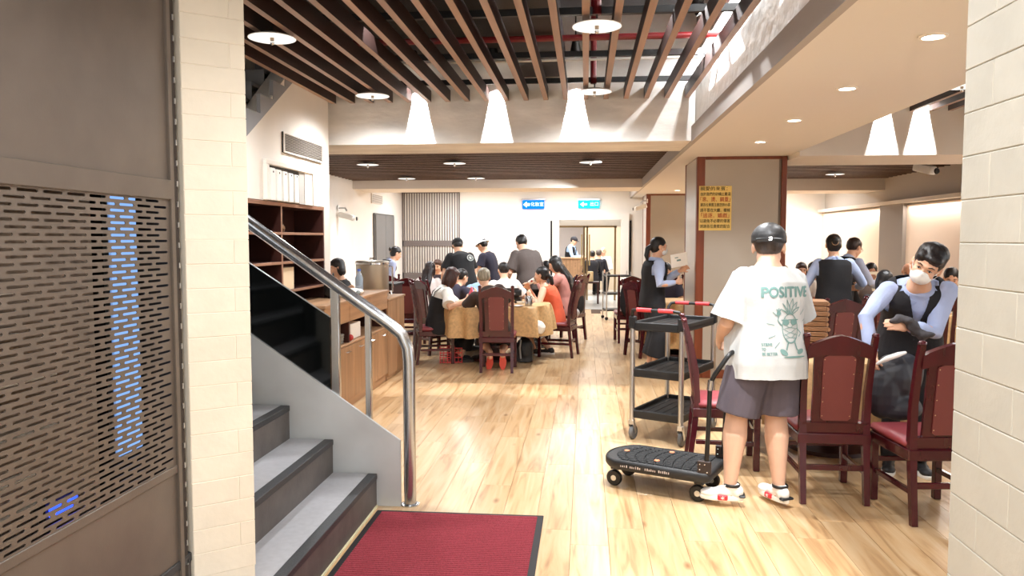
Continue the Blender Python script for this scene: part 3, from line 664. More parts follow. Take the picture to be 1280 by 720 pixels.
# ---------------------------------------------------------------- back wall fittings
def exit_sign(x, z, body, bodyc, label, w_=.5, h_=.2):
    t = thing('exit_sign', label, 'sign', (x, YB - .02, z))
    MB().box(-w_ / 2, w_ / 2, -.05, .0, 0, h_, bev=.01).build('lit_face', glow('sign_' + label[:9], bodyc, 1.1), t, 0)
    MB().box(-w_ / 2 - .02, w_ / 2 + .02, -.06, .02, h_, h_ + .04, bev=.006).build('housing', alu_m, t, 0)
    for s_, cx, sz in body: text('lettering', s_, sz, glow('sign_white', (235, 255, 255), 1.6), t, Matrix.Translation((cx, -.052, h_ / 2)) @ Matrix.Rotation(R(90), 4, 'X'))
    return t
exit_sign(-1.19, 2.27, [('化妝室', .09, .1)], (20, 130, 235), 'left blue lit sign with arrow and Chinese lettering over the back wall', .5, .2)
sg = bpy.data.objects['exit_sign']
MB().prism([(-.23, .1), (-.15, .17), (-.15, .13), (-.08, .13), (-.08, .07), (-.15, .07), (-.15, .03)], 0, .002, M=XZ(-.0505)).build('arrow', MATS['sign_white'], sg, 0)
e2 = exit_sign(.07, 2.28, [('出口', .12, .1)], (40, 205, 235), 'right cyan lit exit sign above the rear doorway', .48, .18)
MB().prism([(-.2, .09), (-.12, .15), (-.12, .11), (-.04, .11), (-.04, .07), (-.12, .07), (-.12, .03)], 0, .002, M=XZ(-.0505)).build('arrow', MATS['sign_white'], e2, 0)
# slat screen
sc = thing('slat_screen', 'tall screen of grey vertical slats on the back wall', 'screen', (-3.57, YB - .010, 0))
slg = mat('grey_screen_slat', (112, 104, 102), .6)
sm_ = MB().box(-.0125, .0125, -.004, .004, 0, 1.12).mesh('slat', slg, 0); sm2 = MB().box(-.0125, .0125, -.004, .004, 0, .62).mesh('slat', slg, 0)
for i in range(22):
    x = -.62 + i * .059
    put('slat', sm_, sc, loc=(x, 0, 1.55)); put('slat', sm2, sc, loc=(x, 0, .8))
MB().box(-.68, .68, -.012, .009, 1.42, 1.55).build('middle_rail', slg, sc, 0)
MB().box(-.68, .68, -.012, .009, .68, .8).build('bottom_rail', slg, sc, 0)
MB().box(-.68, .68, -.012, .009, 2.64, 2.72).build('top_rail', slg, sc, 0)
for x in (-.68, .65): MB().box(x, x + .03, -.012, .009, 0, 2.7).build('side_post', slg, sc, 0)
MB().box(-.66, .66, -.008, .008, .0, .7).build('lower_panel', mat('grey_panel', (120, 112, 108), .6), sc, 0)
bm = thing('grey_double_cabinet', 'tall grey double-door cabinet on the far left wall', 'cabinet', (-4.24, 15.9, 0))
for a, b in ((-.75, 0), (0, .75)):
    dd = MB().box(0, .05, a + .01, b - .01, .02, 2.08, bev=.004).build('door', gm, bm, 0)
    MB().box(.05, .07, (-.06 if a < 0 else .04), (-.04 if a < 0 else .06), 1.0, 1.2).build('handle', chrome_m, dd, 0)
MB().box(0, .03, -.78, .78, 0, 2.11).build('frame', mat('grey_frame', (100, 100, 100), .5), bm, 0)
vv = thing('small_vent', 'small pale grille high on the far left wall', 'vent', (-4.245, 15.4, 2.3))
MB().box(0, .02, -.4, .4, 0, .2, bev=.004).build('grille_frame', white_m, vv, 0)
for i in range(6): MB().box(.02, .026, -.37, .37, .02 + i * .028, .035 + i * .028).build('louvre', mat('vent_grey', (168, 160, 150)), vv, 0)
def cctv(loc, rz, label, s=1.):
    t = thing('wall_camera', label, 'camera', loc, rz); t.scale = (s, s, s)
    MB().lathe([(.03, 0), (.03, .012), (.01, .014)], n=16, M=Matrix.Rotation(R(90), 4, 'X')).build('mount', whitep_m, t)
    MB().tube([(0, -.01, 0), (0, -.08, .0), (0, -.1, -.03)], .01, 8).build('arm', alu_m, t)
    MB().box(-.03, .03, -.2, -.03, -.09, -.03, bev=.008, M=Matrix.Rotation(R(15), 4, 'X')).build('housing', whitep_m, t, 40)
    MB().lathe([(.022, 0), (.018, .01)], n=14, M=Matrix.Translation((0, -.205, -.115)) @ Matrix.Rotation(R(90), 4, 'X')).build('lens', black_m, t)
cctv((-4.24, 12.9, 2.12), 90, 'white security camera on the far left wall corner', 1.6)
cctv((1.24, 15.7, 2.35), -90, 'small security camera beside the farther pillar', 1.4)
cctv((4.2, 10.4, 2.64), 20, 'grey and white camera hanging below the right slatted ceiling', 1.8)
# rear doorway
S('door_1', MB().box(-.75, -.6, YB - .1, YB + .2, 0, 2.02), white_m)
S('door_1', MB().box(.8, .97, YB - .1, YB + .2, 0, 2.02), white_m)
S('door_1', MB().box(-.75, .97, YB - .1, YB + .2, 2.02, 2.16), white_m)
S('door_1', MB().box(-.80, -.76, YB - .03, YB - .005, 0, 2.0), black_m); S('door_1', MB().box(.985, 1.03, YB - .03, YB - .005, 0, 2.0), black_m)
dw = mat('door_olive_wood', (150, 124, 88), .5)
d1 = S('door_2', MB().box(-.8, 1.05, 20.02, 20.08, 1.9, 2.7), wall_m)
for a in (-.72, -.04, .04, .76):
    S('trim_3', MB().box(a - .025, a + .025, 20.0, 20.06, 0, 1.92), dw)
S('trim_3', MB().box(-.75, .8, 20.0, 20.06, 1.88, 1.93), dw)
for x in (-.1, .1): MB().tube([(x, 19.97, .9), (x, 19.97, 1.7)], .018, 10).build('door_pull', brass_m, d1)
S('wall_back', MB().box(-.02, 1.9, 24.0, 24.1, 0, 2.7), MATS['lobby_tan'])
for x, y in ((-2.6, 16.2), (-.4, 16.2), (3.6, 16.4)): area((x, y, 2.72), 1.2, .3, 60, NEUT, name='rear_fill_light')  # unseen area lights added to brighten the rear wall
# ================================================================ FURNITURE
def make_chair(label, loc, rz, group=None):
    t = thing('dining_chair', label, 'chair', loc, rz, group)
    for s in (-1, 1):
        pth = [(s * .185, -.255, 0), (s * .185, -.225, .25), (s * .185, -.205, .45), (s * .187, -.215, .68), (s * .192, -.26, .9), (s * .195, -.30, 1.03)]
        MB().tube(pth, [.024, .027, .030, .027, .024, .022], 4, up=(0, 1, 0)).build('rear_leg', chair_m, t, 30)
        MB().ell((s * .195, -.301, 1.032), (.024, .022, .016), n=10, k=6).build('finial', chair_m, t)
        MB().box(s * .195 - .022, s * .195 + .022, .175, .219, 0, .41, bev=.005).build('front_leg', chair_m, t, 0)
        MB().box(s * .19 - .012, s * .19 + .012, -.21, .18, .17, .2, bev=.003).build('side_stretcher', chair_m, t, 0)
    MB().box(-.17, .17, -.232, -.21, .2, .235, bev=.003).build('rear_stretcher', chair_m, t, 0)
    MB().box(-.18, .18, .185, .205, .24, .27, bev=.003).build('front_stretcher', chair_m, t, 0)
    MB().box(-.215, .215, -.235, .222, .36, .425, bev=.006).build('seat_frame', chair_m, t, 0)
    MB().box(-.222, .222, -.20, .235, .425, .475, bev=.02).build('seat', seat_m, t, 60)
    tl = Matrix.Translation((0, -.205, .44)) @ Matrix.Rotation(R(8.6), 4, 'X')
    MM = tl @ XZ(.012)
    po = [(-.135, 0), (.135, 0), (.145, .5), (-.145, .5)]
    MB().prism([(-.19, -.02), (.19, -.02), (.19, .055), (-.19, .055)], -.004, .028, M=MM).build('lower_rail', chair_m, t, 0)
    MB().prism(po, 0, .02, M=MM).build('splat', chair_m, t, 0)
    pan = []
    for a in range(0, 181, 20): pan.append((.094 * math.cos(R(a)) + 0, .455 + .03 * math.sin(R(a))))
    pan = [(-.088, .085), (-.07, .07), (.07, .07), (.088, .085)] + pan
    p_ = MB().prism(pan, -.008, .028, M=MM)
    for s in (-1, 1):
        for q in range(5): p_.ell((s * (.080 + .006 * q / 4), .1 + q * .088, .028), (.0035, .0035, .003), n=6, k=4, m=1, M=MM)
    p_.build('back_panel', [leath_m, brass_m], t, 30)
    top = [(-.185, .455), (-.10, .478), (.10, .478), (.185, .455), (.185, .53)]
    for i in range(1, 12):
        x = .185 - i * .37 / 12; c_ = abs(x) / .185
        top.append((x, .535 + .065 * (1 - c_ ** 1.3)))
    top.append((-.185, .53))
    MB().prism(top, -.004, .03, M=MM).build('top_rail', chair_m, t, 30)
    return t
C0 = None
def chair(x, y, rz, label, group=None):
    global C0
    if C0 is None: C0 = make_chair(label, (x, y, 0), rz, group); return C0
    r = dup(C0, (x, y, 0), rz, label, group)
    if not group and 'group' in r: del r['group']
    return r
# rz: 0 = facing away from the camera
chair(1.50, 4.95, 0, 'burgundy dining chair with leather back panel, empty, right behind the man in the white shirt')
chair(1.985, 4.65, 6, 'burgundy dining chair at the far right edge, partly hidden by the painted brick wall')
chair(1.0, 5.55, -95, 'burgundy dining chair seen from its side between the black trolley and the man')
chair(-1.055, 9.25, 2, 'burgundy dining chair seen from behind at the near round table, orange shoe soles under it')
chair(-1.93, 9.75, -72, 'burgundy dining chair under the auburn-haired woman left of the near round table')
chair(-.38, 10.45, 78, 'burgundy dining chair under the woman in the orange top')
chair(-.30, 12.1, 62, 'burgundy dining chair hung with black jackets near the aisle, left of the lobby doors')
chair(-2.6, 11.2, 5, 'burgundy dining chair with its back to us at the small far left table, nearer one')
chair(-3.15, 12.0, 12, 'burgundy dining chair at the far left table, left one close to the boiler')
chair(-2.08, 10.55, -42, 'dark burgundy chair of the person in navy, just behind the auburn-haired woman')
chair(.68, 12.0, 4, 'burgundy dining chair with black jackets behind the masked waitress')
chair(.86, 10.55, -60, 'burgundy dining chair under the waitress holding the menu card, beside the aisle')
chair(1.25, 12.3, 10, 'burgundy dining chair beyond the little table by the pillar')
chair(2.35, 7.7, 15, 'dark burgundy chair back in front of the waitress with the bun, left one')
chair(2.95, 7.95, -10, 'dark burgundy chair back in front of the waitress with the bun, right one')
chair(3.5, 8.2, -15, 'burgundy chair of the long-haired woman in the right bay')
chair(4.2, 10.0, 170, 'burgundy chair of the bearded diner, far side of the right bay table')
chair(4.35, 8.9, -30, 'burgundy chair at the far right table behind the masked waitress')
chair(-2.58, 13.4, 172, 'burgundy chair of the smiling woman by the slatted screen')
chair(3.2, 12.0, 185, 'burgundy chair of the bob-haired diner at the back of the right bay')

def round_table(x, y, r, label, clabel, z=.75, drop=.32, seed=1):
    t = thing('round_table', label, 'table', (x, y, 0))
    MB().lathe([(.01, z - .03), (r - .01, z - .03), (r, z - .02), (r, z - .005), (.01, z - .005)], n=48).build('tabletop', dark_m, t)
    MB().lathe([(.3, 0), (.3, .03), (.08, .06), (.06, .3), (.07, z - .05), (.2, z - .03)], n=24).build('pedestal', dark_m, t)
    n = 120; rings = []
    rg = random.Random(seed); ph = rg.random() * 6
    for j, (rr, zz) in enumerate([(.01, 0), (r * .5, 0), (r * .95, 0), (r + .006, -.004), (r + .012, -.03), (r + .02, -drop * .3), (r + .03, -drop * .6), (r + .035, -drop * .85), (r + .04, -drop)]):
        amp = 0 if j < 4 else .045 * (min(1, (j - 3) / 4)); ring = []
        for k in range(n):
            a = 2 * math.pi * k / n
            f = math.sin(a * 13 + ph + .6 * math.sin(a * 3)) + .4 * math.sin(a * 22 + 2 * ph)
            dz = (-.07 * abs(math.sin(a * 2 + ph)) if j > 6 else 0)
            ring.append(((rr + amp * f) * math.cos(a), (rr + amp * f) * math.sin(a), z + zz + dz))
        rings.append(ring)
    c = MB().rings(rings, cap=False).build('tablecloth', cloth_m, None, 60, loc=(x, y, 0))
    tag(c, clabel, 'tablecloth'); return t
round_table(-1.2, 10.05, .74, 'round dining table in the middle of the left group', 'golden patterned tablecloth on the near round table of the left group', seed=2)
round_table(1.86, 6.0, .60, 'round dining table behind the empty right-hand chair', 'golden patterned tablecloth behind the right-hand chairs', seed=5, drop=.42)
round_table(1.25, 10.75, .42, 'small round table just left of the beige pillar', 'plain golden cloth on the small table left of the pillar', seed=7, drop=.55)
round_table(3.7, 9.3, .58, 'round dining table in front of the bearded diner', 'golden cloth on the table in front of the bearded diner', seed=8)
round_table(-2.75, 12.7, .62, 'far left table between the steel boiler and the slatted screen', 'pale cloth on the far left table by the screen', seed=11)
round_table(-1.0, 12.75, .55, 'table behind the man in the dark brown shirt', 'golden cloth on the table behind the man in the dark brown shirt', seed=12)
round_table(4.3, 7.75, .45, 'table at the far right behind the masked waitress', 'golden cloth on the table at the far right behind the masked waitress', seed=13)
# folded cloths
fm = mat('tan_linen', (160, 118, 84), .75, bump=.3, bs=60, rnd=.06, var=.1, vs=10)
fold = MB()
for a in range(3):
    n = 14; prof = []
    th = .0075
    z = .002 + a * .0105
    fold.box(-.15, .13, -.13, .13, z + .001, z + .0115, bev=.004)
prof = [(.13 + .017 * math.cos(R(a)), .0165 + .0150 * math.sin(R(a))) for a in range(-90, 91, 18)]
fold.prism(prof, -.13, .13, M=XZ(0))
fme = fold.mesh('folded_tablecloth', fm, 40)
place = ['at the bottom of the stack', 'second from the bottom', 'third from the bottom', 'fourth from the bottom', 'fifth from the bottom', 'sixth from the bottom', 'seventh from the bottom', 'eighth from the bottom', 'second from the top', 'on top of the stack']
for i in range(10):
    o = put('folded_tablecloth', fme, loc=(1.68 + .008 * math.sin(i * 2.1), 6.0, .757 + i * .038), rot=(0, 0, R(-12 + 3 * math.sin(i * 1.7))))
    tag(o, 'folded tan tablecloth beside the man in white, %s' % place[i], 'tablecloth', 'folded tan tablecloths in a stack')
# tableware
cer = mat('white_porcelain', (244, 242, 236), .2, coat=.4)
bowl_me = MB().lathe([(.02, 0), (.03, .004), (.055, .045), (.051, .045), (.028, .01), (.002, .008)], n=20, cap=False).mesh('bowl', cer)
plate_me = MB().lathe([(.03, 0), (.06, .004), (.085, .014), (.083, .017), (.055, .008), (.002, .006)], n=24, cap=False).mesh('plate', cer)
def ware(me, nm, x, y, z, label, cat, group): tag(put(nm, me, loc=(x, y, z)), label, cat, group)
TZ = .7515
for x, y, l in ((-1.62, 9.75, 'white bowl before the woman in white and black'), (-1.2, 9.62, 'white bowl behind the middle chair back'), (-.82, 9.72, 'white bowl beside the steel pot'), (-1.45, 10.3, 'white bowl on the far side of the near round table')):
    ware(bowl_me, 'bowl', x, y, TZ, l, 'bowl', 'white bowls on the near round table')
for x, y, l in ((-1.5, 9.62, 'white plate before the woman in white and black'), (-.85, 9.5, 'white plate near the front edge of the round table'), (-.68, 10.3, 'white plate at the right edge of the round table')):
    ware(plate_me, 'plate', x, y, TZ, l, 'plate', 'white plates on the near round table')
for x, y, l in ((-2.9, 12.3, 'white bowl at the left of the far left table'), (-2.7, 12.25, 'white bowl in the middle of the far left table'), (-2.45, 12.5, 'white bowl at the right of the far left table')):
    ware(bowl_me, 'bowl', x, y, TZ, l, 'bowl', 'white bowls on the far left table')
for x, y, l in ((3.45, 9.0, 'white plate at the left of the table before the bearded diner'), (3.75, 8.95, 'white plate in the middle of the table before the bearded diner'), (4.05, 9.1, 'white plate at the right of the table before the bearded diner')):
    ware(plate_me, 'plate', x, y, TZ, l, 'plate', 'white plates before the bearded diner')
for x, y, l in ((4.2, 7.5, 'white plate on the far right table'), (4.45, 7.6, 'second white plate on the far right table near the wall')): ware(plate_me, 'plate', x, y, TZ, l, 'plate', 'white plates on the far right table')
sp = thing('steel_pot', 'ribbed stainless steel chopstick pot on the near round table', 'pot', (-.71, 9.62, TZ))
MB().lathe([(.01, 0), (.046, 0), (.048, .005), (.048, .12), (.045, .125), (.043, .12), (.043, .01), (.002, .008)], n=24, cap=False).build('pot_body', steel_m, sp)
for i in range(5): MB().tube([(.012 * math.cos(i * 1.3), .012 * math.sin(i * 1.3), .01), (.03 * math.cos(i * 1.3), .03 * math.sin(i * 1.3), .17)], .003, 6).build('chopstick', oak_m, sp)
MB().tube([(.048, 0, .1), (.075, 0, .085), (.075, 0, .045), (.048, 0, .03)], .005, 8).build('pot_handle', chrome_m, sp)
for i, (x, y, z, l) in enumerate(((-.98, 10.1, TZ, 'black square hotpot stove, lower one on the near round table'), (-.98, 10.1, TZ + .096, 'black square hotpot stove stacked on top'))):
    h = thing('hotpot_stove', l, 'stove', (x, y, z), 4 * i, 'black stoves on the near round table')
    MB().box(-.14, .14, -.12, .12, 0, .07, bev=.01).build('stove_body', black_m, h, 0)
    MB().lathe([(.1, .07), (.11, .072), (.11, .09), (.1, .094), (.002, .092)], n=24).build('burner_plate', mat('dark_iron', (46, 40, 38), .5, .5), h)
    MB().lathe([(.016, 0), (.014, .012)], n=12, M=Matrix.Translation((.05, -.12, .035)) @ Matrix.Rotation(R(90), 4, 'X')).build('knob', chrome_m, h)
bottle((-1.5, 10.05, TZ), 'small plastic bottle of pink drink on the near round table', mat('pink_drink', (226, 90, 110), .15), mat('pink_cap', (236, 150, 170), .4), .21, .032)
ty = thing('tissue_pack', 'white paper packet lying by the pink bottle', 'tissues', (-1.38, 9.78, TZ), 20)
MB().box(-.05, .05, -.08, .08, 0, .03, bev=.01).build('packet', paper_m, ty, 40); MB().ell((0, 0, .04), (.02, .03, .02), n=8, k=5).build('tissue', paper_m, ty)
# ---------------------------------------------------------------- trolley
rm = mat('red_grip', (214, 62, 66), .45)
tr = thing('service_trolley', 'three-tier black service trolley with red and black grip handles', 'trolley', (.725, 6.32, 0), -28)
hx, hy = .215, .375
for i, z in enumerate((.20, .53, .90)):
    s_ = MB().box(-hx, hx, -hy, hy, z, z + .012).build('shelf', blackp_m, tr, 0)
    rim = MB()
    for a in ((-hx, -hx + .02, -hy, hy), (hx - .02, hx, -hy, hy), (-hx, hx, -hy, -hy + .02), (-hx, hx, hy - .02, hy)): rim.box(*a, z - .02, z + .045, bev=.006)
    rim.build('shelf_rim', blackp_m, s_, 0)
    for k in range(5): MB().box(-hx + .05 + k * .07, -hx + .075 + k * .07, -hy + .06, hy - .06, z + .012, z + .0155, bev=.002).build('rib', blackp_m, s_, 0)
for sx_ in (-1, 1):
    for sy_ in (-1, 1):
        x, y = sx_ * (hx - .012), sy_ * (hy - .012)
        MB().tube([(x, y, .16), (x, y, .93)], .021, 16).build('post', alu_m, tr)
        MB().box(x - .026, x + .026, y - .026, y + .026, .89, .99, bev=.008).build('post_cap', blackp_m, tr, 0)
        cm = MB().box(x - .022, x + .022, y - .02, y + .02, .125, .165, bev=.004)
        c_ = cm.build('caster_fork', alu_m, tr, 0)
        for q in (-.021, .021): MB().prism([(-.022, .14), (.022, .14), (.04, .055), (.02, .045)], q - .0015, q + .0015, M=Matrix.Translation((0, 0, 0)) @ Matrix(((0, 0, 1, x), (1, 0, 0, y), (0, 1, 0, 0), (0, 0, 0, 1)))).build('fork_plate', alu_m, c_, 0)
        MB().lathe([(.012, -.016), (.052, -.016), (.058, -.008), (.058, .008), (.052, .016), (.012, .016)], n=24, M=Matrix.Translation((x, y + .025, .058)) @ Matrix.Rotation(R(90), 4, 'Y')).build('wheel', mat('grey_rubber', (92, 92, 92), .6), c_)
for sy_ in (-1, 1):
    y = sy_ * (hy - .0); xs = hx - .012; zt = 1.045
    hd = MB().tube([(-xs, y - sy_ * .01, .95), (-xs, y, 1.01), (-xs + .015, y + sy_ * .02, zt - .006), (-xs + .05, y + sy_ * .03, zt), (xs - .05, y + sy_ * .03, zt), (xs - .015, y + sy_ * .02, zt - .006), (xs, y, 1.01), (xs, y - sy_ * .01, .95)], .013, 12).build('handle', blackp_m, tr)
    for a, b in ((-.15, -.03), (.03, .15)): MB().tube([(a, y + sy_ * .03, zt), (b, y + sy_ * .03, zt)], .017, 14).build('red_grip', rm, hd)
# ---------------------------------------------------------------- platform truck
pt = thing('platform_truck', 'black folding platform truck with ribbed deck held by the man in white', 'trolley', (.50, 4.93, 0), -25)
Lh, Wh = .37, .215
out = []
for a in range(0, 181, 12): out.append((-Lh + .16 - .16 * math.sin(R(a)), Wh * math.cos(R(a)) * (1)))
out = [(Lh, Wh - .02), (Lh - .02, Wh)] + out + [(Lh - .02, -Wh), (Lh, -Wh + .02)]
out = out[::-1]
def scl(p, k, kk=None): return [(x * k, y * (kk or k)) for x, y in p]
n_ = len(out)
MB().rings([[(x, y, z) for x, y in scl(out, k)] for k, z in ((.965, .135), (1, .15), (1, .18), (.985, .192), (.95, .197), (.94, .192))], cap=True).build('deck', blackp_m, pt, 50)
rib = MB()
for j in range(11):
    y = -.16 + j * .032; xe = .30 if abs(j - 5) > 1 else .3
    x0_ = -.30 + .10 * (abs(y) / .18) ** 2
    for q in range(9):
        a = x0_ + q * (xe - x0_) / 9
        rib.box(a + .004, a + (xe - x0_) / 9 - .004, y - .010, y + .010, .19, .199, bev=.003)
rib.build('deck_grid', mat('grip_rubber', (13, 13, 14), .75), pt, 0, kind='stuff')
for x, y in ((-.25, 0.02), (.02, .13), (.0, -.10)): MB().lathe([(.018, 0), (.017, .004), (.002, .005)], (x, y, .198), 16).build('orange_plug', mat('orange_plug', (214, 130, 92), .5), pt)
for x, y in ((-.27, -.12), (-.27, .12), (.29, -.15), (.29, .15)):
    c_ = MB().box(x - .03, x + .03, y - .022, y + .022, .11, .14, bev=.004).build('caster_fork', blackp_m, pt, 0)
    MB().lathe([(.015, -.016), (.045, -.016), (.052, -.008), (.052, .008), (.045, .016), (.015, .016)], n=24, M=Matrix.Translation((x - .01, y, .052)) @ Matrix.Rotation(R(90), 4, 'X')).build('wheel', black_m, c_)
    MB().lathe([(.012, -.018), (.018, -.018), (.018, .018), (.012, .018)], n=14, M=Matrix.Translation((x - .01, y, .052)) @ Matrix.Rotation(R(90), 4, 'X')).build('hub', alu_m, c_)
for y in (-1, 1):
    b_ = MB().box(.29, .37, y * .195 - .012, y * .195 + .012, .19, .27, bev=.004).build('hinge_bracket', mat('bracket_brown', (46, 34, 30), .5), pt, 0)
    for q, z in ((.305, .25), (.335, .25), (.305, .215), (.35, .205)): MB().ell((q, y * .195 - .013, z), (.005, .003, .005), n=8, k=5).build('rivet', chrome_m, b_)
hz = [(.34, -.19, .22), (.35, -.19, .5), (.355, -.19, .74), (.385, -.19, .80), (.45, -.185, .90), (.465, -.16, .925), (.468, .16, .925), (.45, .185, .90), (.385, .19, .80), (.355, .19, .74), (.35, .19, .5), (.34, .19, .22)]
hb = MB().tube(hz, .014, 12).build('push_handle', black_m, pt, 50)
for y in (-1, 1): MB().tube([(.353, y * .19, .70), (.36, y * .19, .76)], .018, 12).build('joint_sleeve', steel_m, hb)
mk_ = MB(); rg_ = random.Random(4)
for i in range(26):
    if i in (4, 11, 12, 19): continue
    mk_.box(-.20 + i * .0125, -.20 + i * .0125 + .003 + .005 * rg_.random(), -Wh - .0012, -Wh + .001, .158, .168 + .006 * rg_.random())
mk_.build('worn_print', mat('faded_print', (190, 176, 168), .6), pt, 0, kind='stuff')
# far trolley by the aisle
ft = thing('small_trolley', 'small steel and black trolley far down the aisle by the lobby doors', 'trolley', (.62, 15.3, 0), 10)
for z in (.18, .5, .85): MB().box(-.25, .25, -.2, .2, z, z + .03, bev=.004).build('shelf', blackp_m, ft, 0)
for a in (-.24, .24):
    for b in (-.19, .19): MB().tube([(a, b, .06), (a, b, .95)], .013, 8).build('post', alu_m, ft); MB().lathe([(.03, -.012), (.035, 0), (.03, .012)], n=12, M=Matrix.Translation((a, b, .035)) @ Matrix.Rotation(R(90), 4, 'X')).build('wheel', black_m, ft)
# bag on chair, jackets
def wavy(v, f): return f
# ================================================================ PEOPLE
skin_a = mat('light_skin', (226, 178, 148), .5, var=.06, vs=10); skin_b = mat('tan_skin', (196, 142, 110), .5, var=.06, vs=10)
eye_w = mat('eye_white', (240, 238, 232), .25); eye_d = mat('dark_iris', (34, 22, 18), .2); lip_m = mat('lip', (186, 96, 88), .45)
mask_m = mat('white_face_mask', (240, 240, 238), .8)
def hair_mat(rgb): return mat('hair_%d_%d_%d' % rgb, rgb, .42, var=.5, vs=60, st=(1, 1, .12), bump=.35, bs=90)
def clothm(rgb): return mat('fabric_%d_%d_%d' % rgb, rgb, .85, var=.08, vs=9, bump=.12, bs=90)
DG = bpy.context.evaluated_depsgraph_get
def solid(name, mb, m, parent, vox=.012, smooth=3, ratio=None, disp=0., freq=14., cut=None, seed=0, label=None):
    me = bpy.data.meshes.new(name); me.from_pydata(mb.v, [], mb.f); me.update()
    o = bpy.data.objects.new(name, me); COL.objects.link(o)
    a = o.modifiers.new('r', 'REMESH'); a.mode = 'VOXEL'; a.voxel_size = vox
    if smooth: b = o.modifiers.new('s', 'SMOOTH'); b.factor = .5; b.iterations = smooth
    if ratio: c = o.modifiers.new('d', 'DECIMATE'); c.ratio = ratio
    bpy.context.view_layer.update()
    out = bpy.data.meshes.new_from_object(o.evaluated_get(DG()))
    bpy.data.objects.remove(o); bpy.data.meshes.remove(me); out.name = name
    n = len(out.vertices)
    if disp and n:
        co = np.empty(n * 3, 'f'); out.vertices.foreach_get('co', co); co = co.reshape(-1, 3); nn = np.empty(n * 3, 'f'); out.vertices.foreach_get('normal', nn); nn = nn.reshape(-1, 3)
        rg = np.random.RandomState(seed + 5); d = np.zeros(n)
        for k in range(7):
            f = rg.randn(3) * freq * np.array([1, 1, .55]); ph = rg.rand() * 6
            wv = co @ f + ph + 1.5 * np.sin(co @ (rg.randn(3) * freq * .4)); d += (1 - np.abs(np.sin(wv * .5))) ** 2 - .4
        co += nn * (d * disp / 3)[:, None]; out.vertices.foreach_set('co', co.ravel())
    if cut:
        import bmesh
        bm = bmesh.new(); bm.from_mesh(out); bmesh.ops.delete(bm, geom=[f for f in bm.faces if cut(f.calc_center_median(), f.normal)], context='FACES')
        for _ in range(6):
            mv = {}
            for v_ in bm.verts:
                nb_ = [e.other_vert(v_) for e in v_.link_edges if e.is_boundary]
                if len(nb_) == 2: mv[v_] = v_.co * .5 + (nb_[0].co + nb_[1].co) * .25
            for v_, c_ in mv.items(): v_.co = c_
        bm.to_mesh(out); bm.free()
    for q in (m if isinstance(m, (list, tuple)) else [m]): out.materials.append(q)
    out.polygons.foreach_set('use_smooth', [True] * len(out.polygons)); out.update()
    return put(name, out, parent, label=label)
def ik(a, t, l1, l2, pole):
    a = Vector(a); t = Vector(t); d = t - a; L = d.length
    if L > (l1 + l2) * .995: t = a + d * ((l1 + l2) * .995 / L); d = t - a; L = d.length
    L = max(L, abs(l1 - l2) * 1.05, .05); n = d.normalized(); x = (l1 * l1 - l2 * l2 + L * L) / (2 * L); h = math.sqrt(max(0, l1 * l1 - x * x))
    p = Vector(pole); p = p - n * p.dot(n); p = p.normalized() if p.length > 1e-4 else Vector((0, 0, -1))
    return a + n * x + p * h, t
ST = [(-.13, .165, .115), (-.05, .17, .118), (.05, .158, .108), (.14, .140, .100), (.24, .146, .106), (.33, .162, .114), (.40, .168, .110), (.445, .150, .095), (.475, .100, .072), (.50, .062, .06), (.53, .054, .055)]
NEARP = {}
